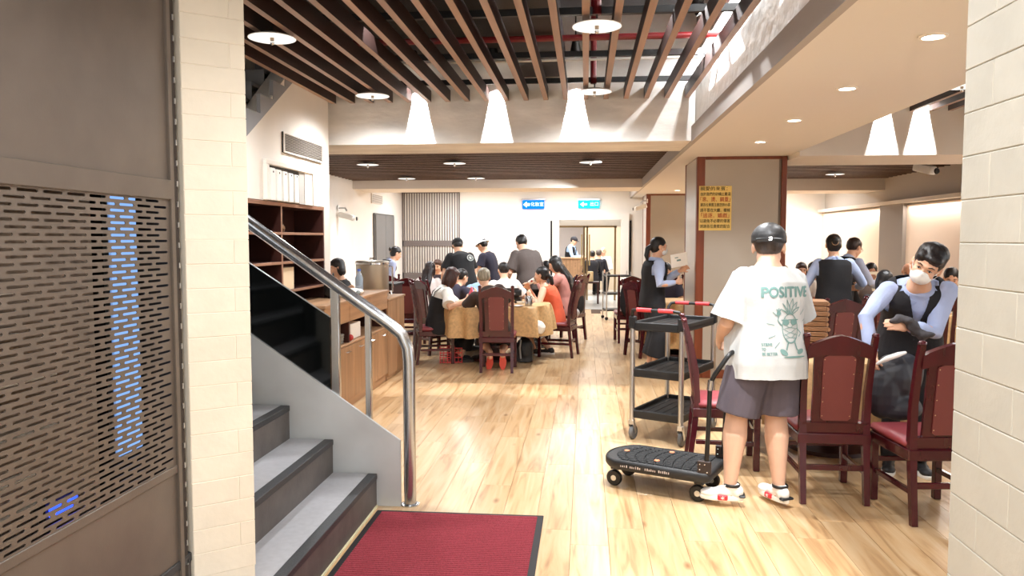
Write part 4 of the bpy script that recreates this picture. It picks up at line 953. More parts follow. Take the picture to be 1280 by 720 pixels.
def person(label, loc, yaw, s=1., seat=False, lean=6, side=0, twist=0, head=(0, 0, 0), neck=0, rh=None, lh=None, rf=None, lf=None, rpole=(.5, -.6, -.5), lpole=(-.5, -.6, -.5),
           top='tee', topc=(40, 40, 44), bottom='pants', botc=(30, 30, 34), hair='short', hairc=(24, 18, 16), skin=None, shoe=(30, 28, 28), vestc=(20, 20, 24), mask=False,
           glasses=False, vox=.010, curl=35, fat=1., hipz=None, kneed=(0, 0), footyaw=(8, -8), loose=.02, solec=None, cap=None, hsc=1., sdrop=0., swid=1., shoes=True, sleeve=None, hemx=0., fw=None):
    t = thing('person', label, 'person', loc, yaw); t.scale = (s, s, s)
    skin = skin or skin_a; near = vox < .008
    Wi = Matrix.Rotation(R(-yaw), 3, 'Z')
    def W(p): return (Wi @ (Vector(p) - Vector(loc))) / s
    hz = hipz or (.52 if seat else .90)
    # spine
    N = 40; fr = []; p = Vector((0, 0, hz)); ds = .56 / N
    def frame(sv):
        k = sv / .5; a = R(lean * (.35 + 1.3 * k)); b = R(side * (.3 + 1.4 * k)); c = R(twist * k)
        T = Vector((math.sin(b), math.sin(a), math.cos(a) * math.cos(b))).normalized()
        Sd = Vector((math.cos(c), math.sin(c), 0)); Sd = (Sd - T * Sd.dot(T)).normalized(); return Sd, T.cross(Sd), T
    for i in range(N + 1):
        sv = i * ds; Sd, Fd, T = frame(sv); fr.append((sv, p.copy(), Sd, Fd, T)); p = p + T * ds
    def at(sv):
        if sv <= 0: _, q, a, b, c = fr[0]; return q + (c * .4 + Vector((0, 0, .6))) * sv, a, b, c
        i = min(N, int(sv / ds)); _, q, a, b, c = fr[i]; return q + c * (sv - i * ds), a, b, c
    def torso(mb, infl, s0, s1, n=28, flare=0., bx=1., belly=0.):
        rg = []; k = 15
        for i in range(k):
            sv = s0 + (s1 - s0) * i / (k - 1); q, Sd, Fd, T = at(sv)
            for j in range(len(ST) - 1):
                if ST[j][0] <= sv <= ST[j + 1][0] or j == len(ST) - 2 or sv < ST[0][0]: break
            f = max(0, min(1, (sv - ST[j][0]) / (ST[j + 1][0] - ST[j][0])))
            w_ = ST[j][1] + (ST[j + 1][1] - ST[j][1]) * f; d_ = ST[j][2] + (ST[j + 1][2] - ST[j][2]) * f
            ff = (fat if sv < .42 else 1 + (fat - 1) * .4); fl = flare * max(0, (.42 - sv)) / .5
            w_ = w_ * ff * bx + infl + fl; d_ = d_ * ff + infl + fl; ring = []
            for m_ in range(n):
                an = 2 * math.pi * m_ / n; cx, cy = math.cos(an), math.sin(an); e = .8
                ring.append(q + Sd * w_ * math.copysign(abs(cx) ** e, cx) + Fd * (d_ * math.copysign(abs(cy) ** e, cy) + (belly if cy > 0 else 0) * math.exp(-((sv - .1) / .12) ** 2)))
            rg.append(ring)
        mb.rings(rg); return mb
    shw = .165 * (1 + (fat - 1) * .45)
    sh = {}
    q, Sd, Fd, T = at(.435 - sdrop); shw *= swid
    sh[1] = q + Sd * shw; sh[-1] = q - Sd * shw
    nb, nS, nF, nT = at(.49)
    # head
    hR = Matrix.Rotation(R(-head[0]), 3, 'Z') @ Matrix.Rotation(R(-head[1]), 3, 'X') @ Matrix.Rotation(R(head[2]), 3, 'Y')
    hc = nb + (nT * .6 + Vector((0, 0, .4))).normalized() * (.075 + neck) + hR @ Vector((0, .022, .082))
    H = Matrix.Translation(hc) @ hR.to_4x4() @ Matrix.Diagonal((hsc, hsc, hsc, 1))
    # arms
    A = {}
    for sd, tg, pole in ((1, rh, rpole), (-1, lh, lpole)):
        if tg is None: tg = sh[sd] + Vector((sd * .06, .06, -.50)) if not seat else Vector((sd * .14, .30, hz + .12))
        elif len(tg) == 4: tg = W(tg[:3])
        e, wr = ik(sh[sd], tg, .285, .25, pole); A[sd] = (sh[sd], e, wr)
    # legs
    Lg = {}
    for sd, tg, kd in ((1, rf, kneed[0]), (-1, lf, kneed[1])):
        hp = Vector((sd * .09, 0, hz))
        if tg is None: tg = Vector((sd * .10, 0, .085)) if not seat else Vector((sd * .12, .36, .085))
        elif len(tg) == 4: tg = W(tg[:3])
        k_, an = ik(hp, tg, .42, .41, (sd * .15 + kd, 1, .35)); Lg[sd] = (hp, k_, an)
    body = MB()
    torso(body, 0, -.1, .53)
    body.tube([nb - nT * .05, nb + nT * .03, hc + hR @ Vector((0, -.02, -.06))], [.062 * (1 + (fat - 1) * .8), .056 * (1 + (fat - 1) * .9), .052 * (1 + (fat - 1) * .9)], 14, ends=True)
    def he(c, r, n=14, k=9): body.ell(c, r, n=n, k=k, M=H)
    he((0, -.012, .03), (.076, .094, .09), 20, 13); he((0, .022, -.03), (.062, .068, .08), 18, 11); he((0, .05, -.085), (.034, .032, .026)); he((0, .0, -.05), (.064, .06, .05))
    he((.034, .058, -.028), (.026, .026, .028)); he((-.034, .058, -.028), (.026, .026, .028))
    body.tube([(-.036, .072, .022), (0, .082, .018), (.036, .072, .022)], .012, 8, ends=True, M=H)
    body.tube([(0, .084, .008), (0, .1, -.03)], [.008, .0125], 8, ends=True, M=H)
    for sd in (-1, 1): body.ell((sd * .079, -.008, -.004), (.010, .020, .032), M=H, n=10, k=7)
    for sd in (-1, 1):
        a, e, wr = A[sd]; f = 1 + (fat - 1) * .6
        body.tube([a, a + (e - a) * .3, a + (e - a) * .75, e, e + (wr - e) * .3, e + (wr - e) * .8, wr], [.052 * f, .050 * f, .041 * f, .038 * f, .041 * f, .029 * f, .025], 14, ends=True)
        # hand
        d = (wr - e).normalized(); up_ = Vector((0, 0, 1)); side_ = Vector((-sd, 0, 0))
        pn = side_ - d * side_.dot(d); pn = pn.normalized() if pn.length > .15 else (Vector((0, 0, -1)) - d * (-d.z)).normalized()   # palm faces inward
        if isinstance(curl, dict) and 'pn' in curl.get(sd, {}): pn = Vector(curl[sd]['pn']); pn = (pn - d * pn.dot(d)).normalized()
        w3 = d.cross(pn).normalized()
        if w3.dot(Vector((0, 1, .6))) < 0: w3 = -w3                      # thumb side to the front / top
        rot = Matrix((w3, d, pn)).transposed()
        hs = 1.0; body.ell(wr + d * .045, (.040, .052, .0165), rot=rot, n=12, k=8)
        body.ell(wr + d * .03 + w3 * .02, (.02, .03, .016), rot=rot, n=10, k=6)
        cu = curl if not isinstance(curl, dict) else curl.get(sd, {}).get('c', 35)
        for k, (off, ln) in enumerate(((.029, .92), (.0105, 1.), (-.009, .95), (-.028, .78))):
            b0 = wr + d * (.082 - abs(off) * .12) + w3 * off; dd = d.copy(); pts = [b0 - d * .015, b0]; 
            for q_, (l_, c_) in enumerate(((.040, cu * .7), (.026, cu), (.021, cu * .8))):
                an = R(c_); dd = (dd * math.cos(an) + pn * math.sin(an)).normalized() if True else dd
                pnn = (pn - dd * pn.dot(dd));  pn_l = pnn
                b0 = b0 + dd * l_ * ln; pts.append(b0.copy())
            body.tube(pts, [.0095, .0095, .009, .0082, .0072], 8, ends=True)
        th = wr + d * .028 + w3 * .03; td = (d * .75 + w3 * .75 + pn * .35).normalized(); t2 = (d * .95 + w3 * .2 + pn * .5).normalized()
        body.tube([th - td * .015, th, th + td * .034, th + td * .034 + t2 * .028], [.014, .0125, .0105, .0085], 8, ends=True)
    bare = bottom in ('shorts', 'skirt', 'dress')
    for sd in (-1, 1):
        hp, k_, an = Lg[sd]; f = fat
        if bare: body.tube([hp, hp + (k_ - hp) * .5, k_ + (hp - k_) * .12, k_, k_ + (an - k_) * .28, k_ + (an - k_) * .7, an], [.088 * f, .076 * f, .058 * f, .054 * f, .060 * f, .042 * f, .036], 16, ends=True)
        if bare: body.tube([an, an + Vector((0, .0, -.05))], .034, 12, ends=True)
    solid('body', body, skin, t, vox, 3 if near else 2, .35 if not near else .7)
    # face
    for sd in (-1, 1):
        e_ = MB().ell((sd * .0315, .0785, .002), (.0125, .0075, .0055), n=12, k=7, M=H).build('eye', eye_w, t)
        MB().tube([(sd * .017, .083, .001), (sd * .024, .0875, .0065), (sd * .033, .0875, .0085), (sd * .045, .080, .003)], [.0012, .0022, .0024, .0012], 6, M=H).build('eyelash', eye_d, t)
        MB().ell((sd * .0315, .0848, .002), (.0055, .0025, .0052), n=10, k=5, M=H).build('iris', eye_d, e_)
        MB().tube([(sd * .016, .090, .023), (sd * .033, .089, .029), (sd * .05, .076, .023)], [.0025, .0035, .002], 6, M=H, sq=1).build('eyebrow', hair_mat(hairc), t)
    if not mask:
        lm = MB().ell((0, .0845, -.0535), (.021, .007, .0048), n=10, k=6, M=H); lm.ell((0, .0835, -.062), (.018, .008, .0052), n=10, k=6, M=H); lm.build('lips', lip_m, t)
    else:
        mk = MB(); mk.ell((0, .052, -.05), (.060, .060, .050), M=H, n=20, k=12); mk.ell((0, .09, -.035), (.022, .024, .032), M=H)
        solid('face_mask', mk, mask_m, t, .006, 3, .6, cut=lambda c, n: ((H.inverted() @ c).y < .012))
        for sd in (-1, 1): MB().tube([(sd * .058, .04, -.03), (sd * .077, .01, .0), (sd * .084, -.018, .012)], .0015, 6, M=H).build('ear_loop', mask_m, t)
        for sd in (-1, 1): MB().tube([(sd * .056, .035, -.065), (sd * .074, .005, -.04), (sd * .083, -.016, -.025)], .0015, 6, M=H).build('ear_loop', mask_m, t)
    if glasses:
        gmb = MB()
        for sd in (-1, 1):
            gmb.tube([(sd * .032 + .02 * math.cos(R(a)), .097, .002 + .016 * math.sin(R(a))) for a in range(0, 361, 30)], .0015, 6, M=H); gmb.tube([(sd * .052, .095, .004), (sd * .08, .0, .006)], .0015, 6, M=H)
        gmb.tube([(-.012, .098, .004), (.012, .098, .004)], .0015, 6, M=H).build('glasses', black_m, t)
    # hair
    hm = hair_mat(hairc); hb = MB()
    def e2(c, r, n=16, k=10): hb.ell(c, r, n=n, k=k, M=H)
    if hair != 'none':
        if hair == 'shaved': e2((0, -.018, .032), (.0785, .094, .09), 20, 12)
        else:
            e2((0, -.02, .042), (.086, .100, .090), 20, 13)
            if hair in ('bob', 'long', 'bun', 'pony', 'waves'): e2((0, -.045, .0), (.083, .072, .085))
            if hair in ('short', 'shaggy'): e2((0, -.045, .015), (.082, .068, .075))
            if hair == 'shaggy': e2((-.02, .05, .068), (.055, .045, .03)); e2((.0, -.06, -.03), (.07, .05, .05)); e2((.045, .03, .06), (.035, .05, .04)); e2((0, -.03, .075), (.088, .085, .068))
        if hair in ('bob', 'waves'):
            for sd in (-1, 1): e2((sd * .070, -.028, -.03), (.026, .048, .078)); 
            e2((0, -.065, -.035), (.078, .048, .08)); e2((0, .055, .078), (.06, .04, .024))
        if hair == 'lob':
            for sd in (-1, 1): e2((sd * .068, .0, -.06), (.034, .065, .12))
            e2((0, -.06, -.05), (.082, .055, .12)); e2((0, .05, .078), (.06, .04, .026)); e2((0, -.045, .0), (.083, .072, .085))
        if hair == 'long':
            for sd in (-1, 1): e2((sd * .072, -.01, -.04), (.026, .052, .085))
            q = hc + hR @ Vector((0, -.06, -.03)); b0, _, bF, bT = at(.40)
            low = at(.22)[0] - at(.22)[2] * .125
            for sx_ in (-.045, 0, .045): hb.tube([q + hR @ Vector((sx_, 0, 0)), (b0 - bF * .115) + nS * sx_ * 1.3, low + nS * sx_ * 1.1], [.05, .05, .022], 12, ends=True)
        if hair == 'bun': e2((0, -.125, .04), (.04, .035, .04)); e2((0, -.10, .02), (.04, .03, .04))
        if hair == 'pony':
            hb.tube([hc + hR @ Vector((0, -.1, .01)), hc + hR @ Vector((0, -.14, -.03)), hc + hR @ Vector((.01, -.15, -.12)), hc + hR @ Vector((.02, -.13, -.19))], [.026, .035, .032, .012], 10, ends=True)
        solid('hair', hb, hm, t, .008 if near else .011, 2, None if near else .5, disp=.004 if hair != 'shaved' else 0, freq=60, seed=int(loc[0] * 10) & 63)
    if hair in ('bun', 'pony') and near is False: MB().tube([H @ Vector((.03 * math.cos(R(a)), -.115, .02 + .03 * math.sin(R(a)))) for a in range(0, 361, 30)], .007, 6).build('hair_tie', mat('scrunchie', (170, 140, 110), .8), t)
    if cap:
        kind, cc = cap; cmm = mat('cap_%d' % cc[0], cc, .5 if kind == 'leather' else .85, bump=.5, bs=12); cm = MB()
        if kind == 'bucket':
            cm.lathe([(.09, .05), (.085, .12), (.06, .145), (.01, .15)], n=24, M=H @ Matrix.Translation((0, -.012, 0))); cm.lathe([(.088, .055), (.13, .03), (.132, .036), (.09, .065)], n=24, M=H @ Matrix.Translation((0, -.012, 0)), cap=False)
            cm.build('bucket_hat', cmm, t)
        else:
            mm = MB().ell((0, -.012, .052), (.092, .106, .084), n=28, k=16, M=H)
            rg = [[(.0925 * math.cos(R(a)), -.012 + .1065 * math.sin(R(a)), z) for a in range(0, 360, 12)] for z in (.025, .06)]
            mm.rings(rg, M=H); cob = solid('cap', mm, cmm, t, .006, 2, None, disp=.003, freq=30, cut=lambda c, n: ((H.inverted() @ c).z < .020))
            vz = .085 if kind == 'leather' else .085
            bl = [(vz * math.cos(R(a)), .07 + .085 * math.sin(R(a))) for a in range(0, 181, 15)]
            MB().prism(bl, .028, .034, M=H @ Matrix.Rotation(R(0), 4, 'X')).build('visor', cmm, cob)
            if kind == 'leather':
                MB().tube([H @ Vector((x_, -.012 - .1075 * math.sqrt(max(0, 1 - (x_ / .0945) ** 2)), .034)) for x_ in (-.06, -.04, -.02, 0, .02, .04, .06)], .009, 8, sq=1).build('strap', black_m, cob)
                MB().box(-.001, .019, -.125, -.119, .026, .046, bev=.002, M=H).build('buckle', chrome_m, cob, 0)
    # top
    tm = clothm(topc); tp = MB()
    if top in ('tee', 'long', 'shirt', 'vest', 'tank', 'blouse'):
        s0 = -.12 if top != 'vest' else -.02; s0 -= hemx; s0 += .14 if bottom == 'dress' else 0
        torso(tp, loose, s0, .515 if top in ('vest', 'shirt') else .500 if top != 'tank' else .47, flare=(.018 if top in ('tee', 'blouse') else 0), belly=.03 * (fat - 1) * 10 if fat > 1.1 else 0)
        sl_ = sleeve if sleeve is not None else {'tee': .72, 'blouse': .85, 'tank': .12, 'long': 9, 'shirt': 9, 'vest': 9}[top]
        for sd in (-1, 1):
            a, e, wr = A[sd]; f = 1 + (fat - 1) * .5; q0 = at(.42)[0] + (a - at(.42)[0]) * .6
            if sl_ > .2: tp.ell(a + (q0 - a) * .08, (.067 * f + loose * .3,) * 3, n=18, k=11)
            if sl_ >= 2: tp.tube([q0, a, a + (e - a) * .5, e, e + (wr - e) * .5, e + (wr - e) * .93], [.06 * f, .064 * f + loose * .3, .056 * f + loose * .3, .05 * f + loose * .3, .044 + loose * .3, .036 + loose * .2], 16, ends=False)
            elif sl_ > .2: tp.tube([q0, a, a + (e - a) * sl_ * .6, a + (e - a) * sl_], [.06 * f, .066 * f + loose * .5, .066 * f + loose * .8, .068 * f + loose * 1.1], 16)
            else: tp.tube([q0, a], [.06, .06], 14)
        tob = solid('shirt' if top != 'blouse' else 'blouse', tp, tm, t, min(vox * 1.05, .010), 2, .5 if not near else None, disp=.016 if near else .012, freq=13 if near else 16, seed=int(loc[1] * 10) & 63)
        NEARP['top'] = tob
        if top in ('vest', 'shirt') :
            cl = MB(); q, Sd, Fd, T = at(.503); Sd = Sd * 1.12; Fd = Fd * 1.16
            for sd in (-1, 1):
                pts = [q - Fd * .068 + Sd * sd * .01 + T * .01, q + Sd * sd * .075 + T * .0, q + Fd * .070 + Sd * sd * .05 - T * .02, q + Fd * .088 + Sd * sd * .012 - T * .03, q + Fd * .112 + Sd * sd * .055 - T * .085, q + Sd * sd * .1 - T * .02 + Fd * .03, q - Fd * .085 - T * .025 + Sd * sd * .02]
                cl.add(pts, [(0, 1, 5, 6), (1, 2, 4, 5), (2, 3, 4)])
            co_ = cl.build('collar', tm, t, 60); mdd = co_.modifiers.new('thick', 'SOLIDIFY'); mdd.thickness = .004
        if top == 'vest':
            vm = clothm(vestc); vb = torso(MB(), loose + .012, -.09, .485)
            q0, qS, qF, qT = at(.18); q1 = at(.49)[0]
            def vcut(c, n):
                r_ = c - q0; u1 = r_.dot(qT); x_ = r_.dot(qS); y_ = r_.dot(qF)
                if y_ > 0 and u1 > 0 and abs(x_) < .066 * (u1 / .30): return True
                if abs(x_) > .120 * (1 + (fat - 1) * .4) and u1 > .12 + .0: return abs(x_) > .165 and u1 > .10
                return u1 > .292
            vo = solid('waistcoat', vb, vm, t, .010 if not near else .006, 2, .6 if not near else None, disp=.006, freq=16, cut=vcut)
            md2 = vo.modifiers.new('thick', 'SOLIDIFY'); md2.thickness = .006; md2.offset = 1
            for zz in (.03, .09, .15): 
                q, Sd, Fd, T = at(zz); MB().ell(q + Fd * (.128 + loose), (.006, .006, .006), n=8, k=5).build('button', black_m, vo)
    if bottom == 'dress' or top == 'pinafore':
        pass
    bm_ = clothm(botc); bb = MB()
    if bottom in ('pants', 'shorts'):
        q, Sd, Fd, T = at(0); f = fat
        torso(bb, .010, -.13, .04)
        for sd in (-1, 1):
            hp, k_, an = Lg[sd]
            if bottom == 'pants': bb.tube([hp, hp + (k_ - hp) * .5, k_, k_ + (an - k_) * .4, an + (k_ - an) * .02], [.100 * f, .086 * f, .070, .064, .056], 18, ends=False)
            else: bb.tube([hp + Vector((0, 0, .02)), hp + (k_ - hp) * .5, hp + (k_ - hp) * .95], [.112 * f, .112 * f, .113 * f], 20)
            if bottom == 'pants': bb.ell(k_, (.07, .07, .07))
        solid('trousers' if bottom == 'pants' else 'shorts', bb, bm_, t, .011 if not near else .008, 2, .5 if not near else None, disp=.010, freq=13, seed=3)
    elif bottom in ('skirt', 'dress'):
        torso(bb, .016 if bottom == 'skirt' else .042, -.13, .05 if bottom == 'skirt' else .33)
        a = (Lg[1][1] + Lg[-1][1]) / 2; h0 = Vector((0, 0, hz))
        for sd in (-1, 1):
            hp, k_, an = Lg[sd]; bb.tube([hp, k_, k_ + (an - k_) * .75], [.12, .11, .12], 16)
        bb.tube([h0, a, a + ((Lg[1][2] + Lg[-1][2]) / 2 - a) * .72], [.12, .12, .13], 16)
        if bottom == 'dress':
            for sd in (-1, 1):
                pp_ = []
                for sv, fd, xs_ in ((.30, 1, .075), (.40, 1, .085), (.46, .6, .09), (.475, 0, .092), (.45, -.8, .09), (.38, -1, .08), (.28, -1, .07)):
                    q, Sd, Fd, T = at(sv); pp_.append(q + Sd * sd * xs_ + Fd * fd * (.135 if sv < .43 else .11))
                MB().tube(pp_, .011, 8, sq=.5).build('shoulder_strap', bm_, t)
        solid('skirt' if bottom == 'skirt' else 'pinafore_dress', bb, bm_, t, .012, 2, .5, disp=.012, freq=13)
    if shoes:
        for sd in (-1, 1):
            hp, k_, an = Lg[sd]; fy = footyaw[0] if sd == 1 else footyaw[1]
            Fm = Matrix.Translation((an.x, an.y, an.z - .085)) @ Matrix.Rotation(R(-fy), 4, 'Z')
            if fw and sd in fw: Fm = Fm @ fw[sd]
            u_ = MB(); u_.ell((0, -.035, .05), (.038, .045, .045), M=Fm); u_.ell((0, .03, .045), (.041, .07, .038), M=Fm); u_.ell((.0, .11, .038), (.045, .065, .028), M=Fm); u_.tube([(0, -.015, .06), (0, -.012, .095)], [.042, .040], 14, M=Fm)
            sh_o = solid('shoe', u_, mat('shoe_%d_%d_%d' % shoe, shoe, .55), t, .008 if near else .012, 2, .6)
            so = [(.036 * math.sin(R(a)) * (1.25 if math.cos(R(a)) > 0 else 1.08), (.13 * math.cos(R(a)) + .045)) for a in range(0, 360, 15)]
            MB().rings([[(x, y, z) for x, y in scl(so, k)] for k, z in ((.97, .0), (1.0, .006), (1.02, .022), (.98, .028))], M=Fm).build('sole', mat('orange_sole', solec, .6) if solec else whitep_m if near else mat('dark_sole', (60, 56, 54), .7), sh_o, 50)
    return t, dict(A=A, L=Lg, H=H, at=at, frame=frame, hc=hc)
# ---------------------------------------------------------------- the man in the white T-shirt
MANY = 22
man, mi = person('man in black cap, white printed T-shirt and grey shorts, pushing the platform truck', (1.09, 4.72, 0), MANY, s=1.0, lean=3, side=2, head=(36, 6, 0), fat=1.2, vox=.006, hsc=1.13, sdrop=.018, swid=.93, neck=-.034, hipz=.935,
    lh=(.845, 4.9, .965, 1), rh=(1.2, 5.1, 1.0, 1), rf=(1.165, 4.66, .087, 1), lf=(.865, 4.62, .087, 1), footyaw=(-4, -62), top='tee', topc=(192, 194, 193), bottom='shorts', botc=(84, 76, 84),
    hair='shaved', hairc=(52, 40, 34), skin=mat('warm_tan_skin', (212, 170, 144), .5, var=.06, vs=10), shoe=(236, 234, 230), cap=('leather', (30, 29, 30)), loose=.034, sleeve=.92, curl=60, hemx=.05, lpole=(-.6, -.7, -.3))
tee = NEARP['top']
for ch in list(man.children):
    if ch.name.startswith('shoe'):
        Mx = ch.matrix_local
# print on the shirt back, projected on the cloth
bv = BVHTree.FromPolygons([v.co for v in tee.data.vertices], [p.vertices for p in tee.data.polygons])
prm = mat('grey_green_print', (112, 146, 142), .8)
def project(me, off=.0030):
    for v in me.vertices:
        h, nr, _, _ = bv.ray_cast(Vector((v.co.x, -1, v.co.y)), Vector((0, 1, 0)))
        if h is None: h, nr, _, _ = bv.find_nearest(Vector((v.co.x, -.15, v.co.y)))
        v.co = h + nr * off
def decal(name, mb=None, me=None):
    import bmesh
    me = me or mb.mesh(name, prm, 0); bm = bmesh.new(); bm.from_mesh(me)
    bmesh.ops.triangulate(bm, faces=bm.faces)
    for _ in range(3):
        ed = [e for e in bm.edges if e.calc_length() > .0065]
        if not ed: break
        bmesh.ops.subdivide_edges(bm, edges=ed, cuts=1); bmesh.ops.triangulate(bm, faces=[f for f in bm.faces if len(f.verts) > 3])
    bm.to_mesh(me); bm.free(); project(me); me.materials.clear(); me.materials.append(prm)
    return put(name, me, tee)
def tdec(name, s_, size, x, z, w_, bold=0):
    me = text_mesh(s_, size)
    xs = [v.co.x for v in me.vertices]; ys = [v.co.y for v in me.vertices]
    if w_: k = w_ / (max(xs) - min(xs))
    else: k = 1
    me.transform(Matrix.Translation((x, z, 0)) @ Matrix.Diagonal((k, 1, 1, 1))); decal(name, me=me)
CX = .018
tdec('print_word', 'POSITIVE', .085, CX + .005, 1.285, .315)
for dx, dz in ((.0035, 0), (-.0035, 0), (0, .003), (0, -.003)): tdec('print_word', 'POSITIVE', .085, CX + .005 + dx, 1.285 + dz, .315)
for i, s_, dd_ in [(i, s_, dd_) for i, s_ in enumerate(('STRIVE', 'TO', 'BE BETTER')) for dd_ in (-.0012, .0012)]:
    tdec('print_line', s_, .026, CX - .125 + (.0, -.02, .014)[i] + dd_, .985 - i * .027, (.06, .022, .088)[i])
pr = MB()
def stroke(pts, w_=.004):
    L = []; Rr = []
    for i, p_ in enumerate(pts):
        a = Vector(pts[max(0, i - 1)]); b = Vector(pts[min(len(pts) - 1, i + 1)]); d = (b - a).normalized(); n = Vector((-d.y, d.x)) * w_ / 2
        L.append((p_[0] + n.x, p_[1] + n.y, 0)); Rr.append((p_[0] - n.x, p_[1] - n.y, 0))
    k = len(pts); pr.add(L + Rr, [(i, i + 1, k + i + 1, k + i) for i in range(k - 1)])
def blob(cx, cy, rx, ry, rot=0, n=18):
    c_, s_ = math.cos(R(rot)), math.sin(R(rot)); pr.add([(cx + rx * math.cos(2 * math.pi * i / n) * c_ - ry * math.sin(2 * math.pi * i / n) * s_, cy + rx * math.cos(2 * math.pi * i / n) * s_ + ry * math.sin(2 * math.pi * i / n) * c_, 0) for i in range(n)], [tuple(range(n))])
px, pz = CX + .03, 1.075
stroke([(px + .055 * math.cos(R(a)), pz + .085 * math.sin(R(a))) for a in range(0, 361, 15)], .005)
for k in range(-2, 3):
    stroke([(px - .05 + abs(k) * .008, pz + k * .03), (px - .01, pz + k * .03 - .022), (px + .045 - abs(k) * .006, pz + k * .028 - .04 + .01 * abs(k))], .003)
    stroke([(px + .05 - abs(k) * .008, pz + k * .03), (px + .01, pz + k * .03 - .022), (px - .045 + abs(k) * .006, pz + k * .028 - .04 + .01 * abs(k))], .003)
for a, l in ((-55, .075), (-32, .10), (-12, .115), (8, .12), (28, .105), (50, .085)):
    x1, z1_ = px + l * math.sin(R(a)), pz + .08 + l * math.cos(R(a)) * .8
    stroke([(px + .015 * math.sin(R(a)), pz + .082), (px + l * .5 * math.sin(R(a)) - .01, pz + .08 + l * .5 * math.cos(R(a))), (x1, z1_)], .004)
    stroke([(px + .02 * math.sin(R(a)), pz + .082), (px + l * .6 * math.sin(R(a)) + .012, pz + .08 + l * .4 * math.cos(R(a))), (x1, z1_)], .004)
blob(px - .027, pz + .035, .023, .018); blob(px + .029, pz + .035, .023, .018); stroke([(px - .06, pz + .05), (px + .06, pz + .05)], .006)
stroke([(px - .05, pz + .01), (px - .085, pz + .05), (px - .075, pz + .08)], .006); blob(px - .078, pz + .09, .016, .013)
for a in (-30, 0, 30): stroke([(px - .078, pz + .09), (px - .078 + .03 * math.sin(R(a)), pz + .09 + .03 * math.cos(R(a)))], .007)
stroke([(px + .05, pz), (px + .08, pz - .03), (px + .06, pz - .05)], .006)
stroke([(px - .02, pz - .08), (px - .035, pz - .125)], .009); stroke([(px + .025, pz - .08), (px + .035, pz - .12), (px + .045, pz - .13)], .009)
blob(px - .052, pz - .137, .028, .015, -35); blob(px + .06, pz - .135, .026, .014, 20); blob(px + .02, pz - .165, .075, .006)
for a in (200, 168, 140, 225, 20, 335, 45): stroke([(px + .09 * math.cos(R(a)) * 1.2, pz + .11 * math.sin(R(a))), (px + .13 * math.cos(R(a)) * 1.2, pz + .155 * math.sin(R(a)))], .004)
decal('print_pineapple', pr)
# shoe details
blk = mat('shoe_black', (24, 24, 26), .5); redm = mat('shoe_red', (206, 42, 50), .5)
for sh_o in [c for c in man.children if c.name.startswith('shoe')]:
    sd = 1 if sum(v.co.x for v in sh_o.data.vertices) > 0 else -1
    an = mi['L'][sd][2]; fy = -4 if sd == 1 else -62
    Fm = Matrix.Translation((an.x, an.y, an.z - .085)) @ Matrix.Rotation(R(-fy), 4, 'Z')
    MB().lathe([(.046, 0), (.048, .012), (.044, .018)], n=20, M=Fm @ Matrix.Translation((0, -.012, .082)), cap=False).build('ankle_collar', blk, sh_o)
    MB().box(-.043, .043, -.088, -.05, .022, .036, bev=.006, M=Fm).build('heel_patch', blk, sh_o, 0)
    MB().box(-.049, -.030, .015, .075, .004, .036, bev=.006, M=Fm).build('red_side_patch', redm, sh_o, 0)
    st_ = MB()
    for a in (20, 95, 150, 215, 275, 335): st_.tube([(-.0497, .045, .020), (-.0497, .045 + .012 * math.cos(R(a)), .020 + .011 * math.sin(R(a)))], .0016, 5, M=Fm)
    st_.build('leaping_figure_logo', whitep_m, sh_o)
    lc_ = MB()
    for k in range(5): lc_.tube([(-.022, .03 + k * .018, .078 - k * .006), (.022, .034 + k * .018, .078 - k * .006)], .0032, 6, M=Fm)
    lc_.tube([(0, .02, .086), (-.03, .03, .092), (-.035, .04, .08)], .0025, 6, M=Fm); lc_.tube([(0, .02, .086), (.03, .03, .092), (.035, .04, .08)], .0025, 6, M=Fm)
    lc_.build('laces', whitep_m, sh_o)
# ---------------------------------------------------------------- masked waitress at the right
person('masked waitress with short black hair and black waistcoat bending forward at the right', (2.19, 5.42, 0), 168, s=1.0, lean=36, side=0, head=(20, 14, -27), vox=.006, fat=1.06, hsc=1.08,
    rh=(1.82, 5.02, .86, 1), lh=(2.0, 4.97, 1.05, 1), top='vest', topc=(176, 190, 226), vestc=(26, 24, 28), bottom='pants', botc=(30, 30, 34), hair='shaggy', hairc=(26, 20, 20), mask=True, curl=45, rpole=(.35, .1, .3), lpole=(-.6, -.5, -.5), neck=.01)
jk = MB()
jk.ell((0, 0, .0), (.12, .1, .14)); jk.ell((-.06, -.02, -.08), (.11, .1, .15)); jk.ell((.09, .02, .02), (.09, .09, .12)); jk.ell((.03, 0, -.16), (.13, .12, .08))
jo = solid('jacket', jk, mat('dark_grey_quilted', (44, 45, 52), .55, var=.2, vs=6), None, .008, 2, None, disp=.03, freq=11)
jo.location = (1.93, 5.0, .72); jo.scale = (1.1, 1.1, 1.15); tag(jo, 'dark grey crumpled jacket bundle with white edge between the waitress and the right chair', 'jacket')
MB().tube([(-.11, -.07, .09), (-.07, -.09, .12), (-.01, -.1, .145), (.03, -.09, .155)], [.008, .014, .014, .008], 10, ends=True).build('white_edge', mask_m, jo)
gl = MB()
for i in range(7): gl.ell((.035 * i - .1, .01 * math.sin(i * 2), -.012 * i + .03 * math.sin(i)), (.045, .04, .035 + .008 * math.sin(i * 3)))
go = solid('gloves', gl, mat('charcoal_knit', (72, 70, 74), .8, var=.3, vs=30), None, .008, 1, None, disp=.022, freq=30)
go.location = (2.0, 4.93, 1.09); tag(go, 'crumpled charcoal cloth held in front of the masked waitress', 'cloth')
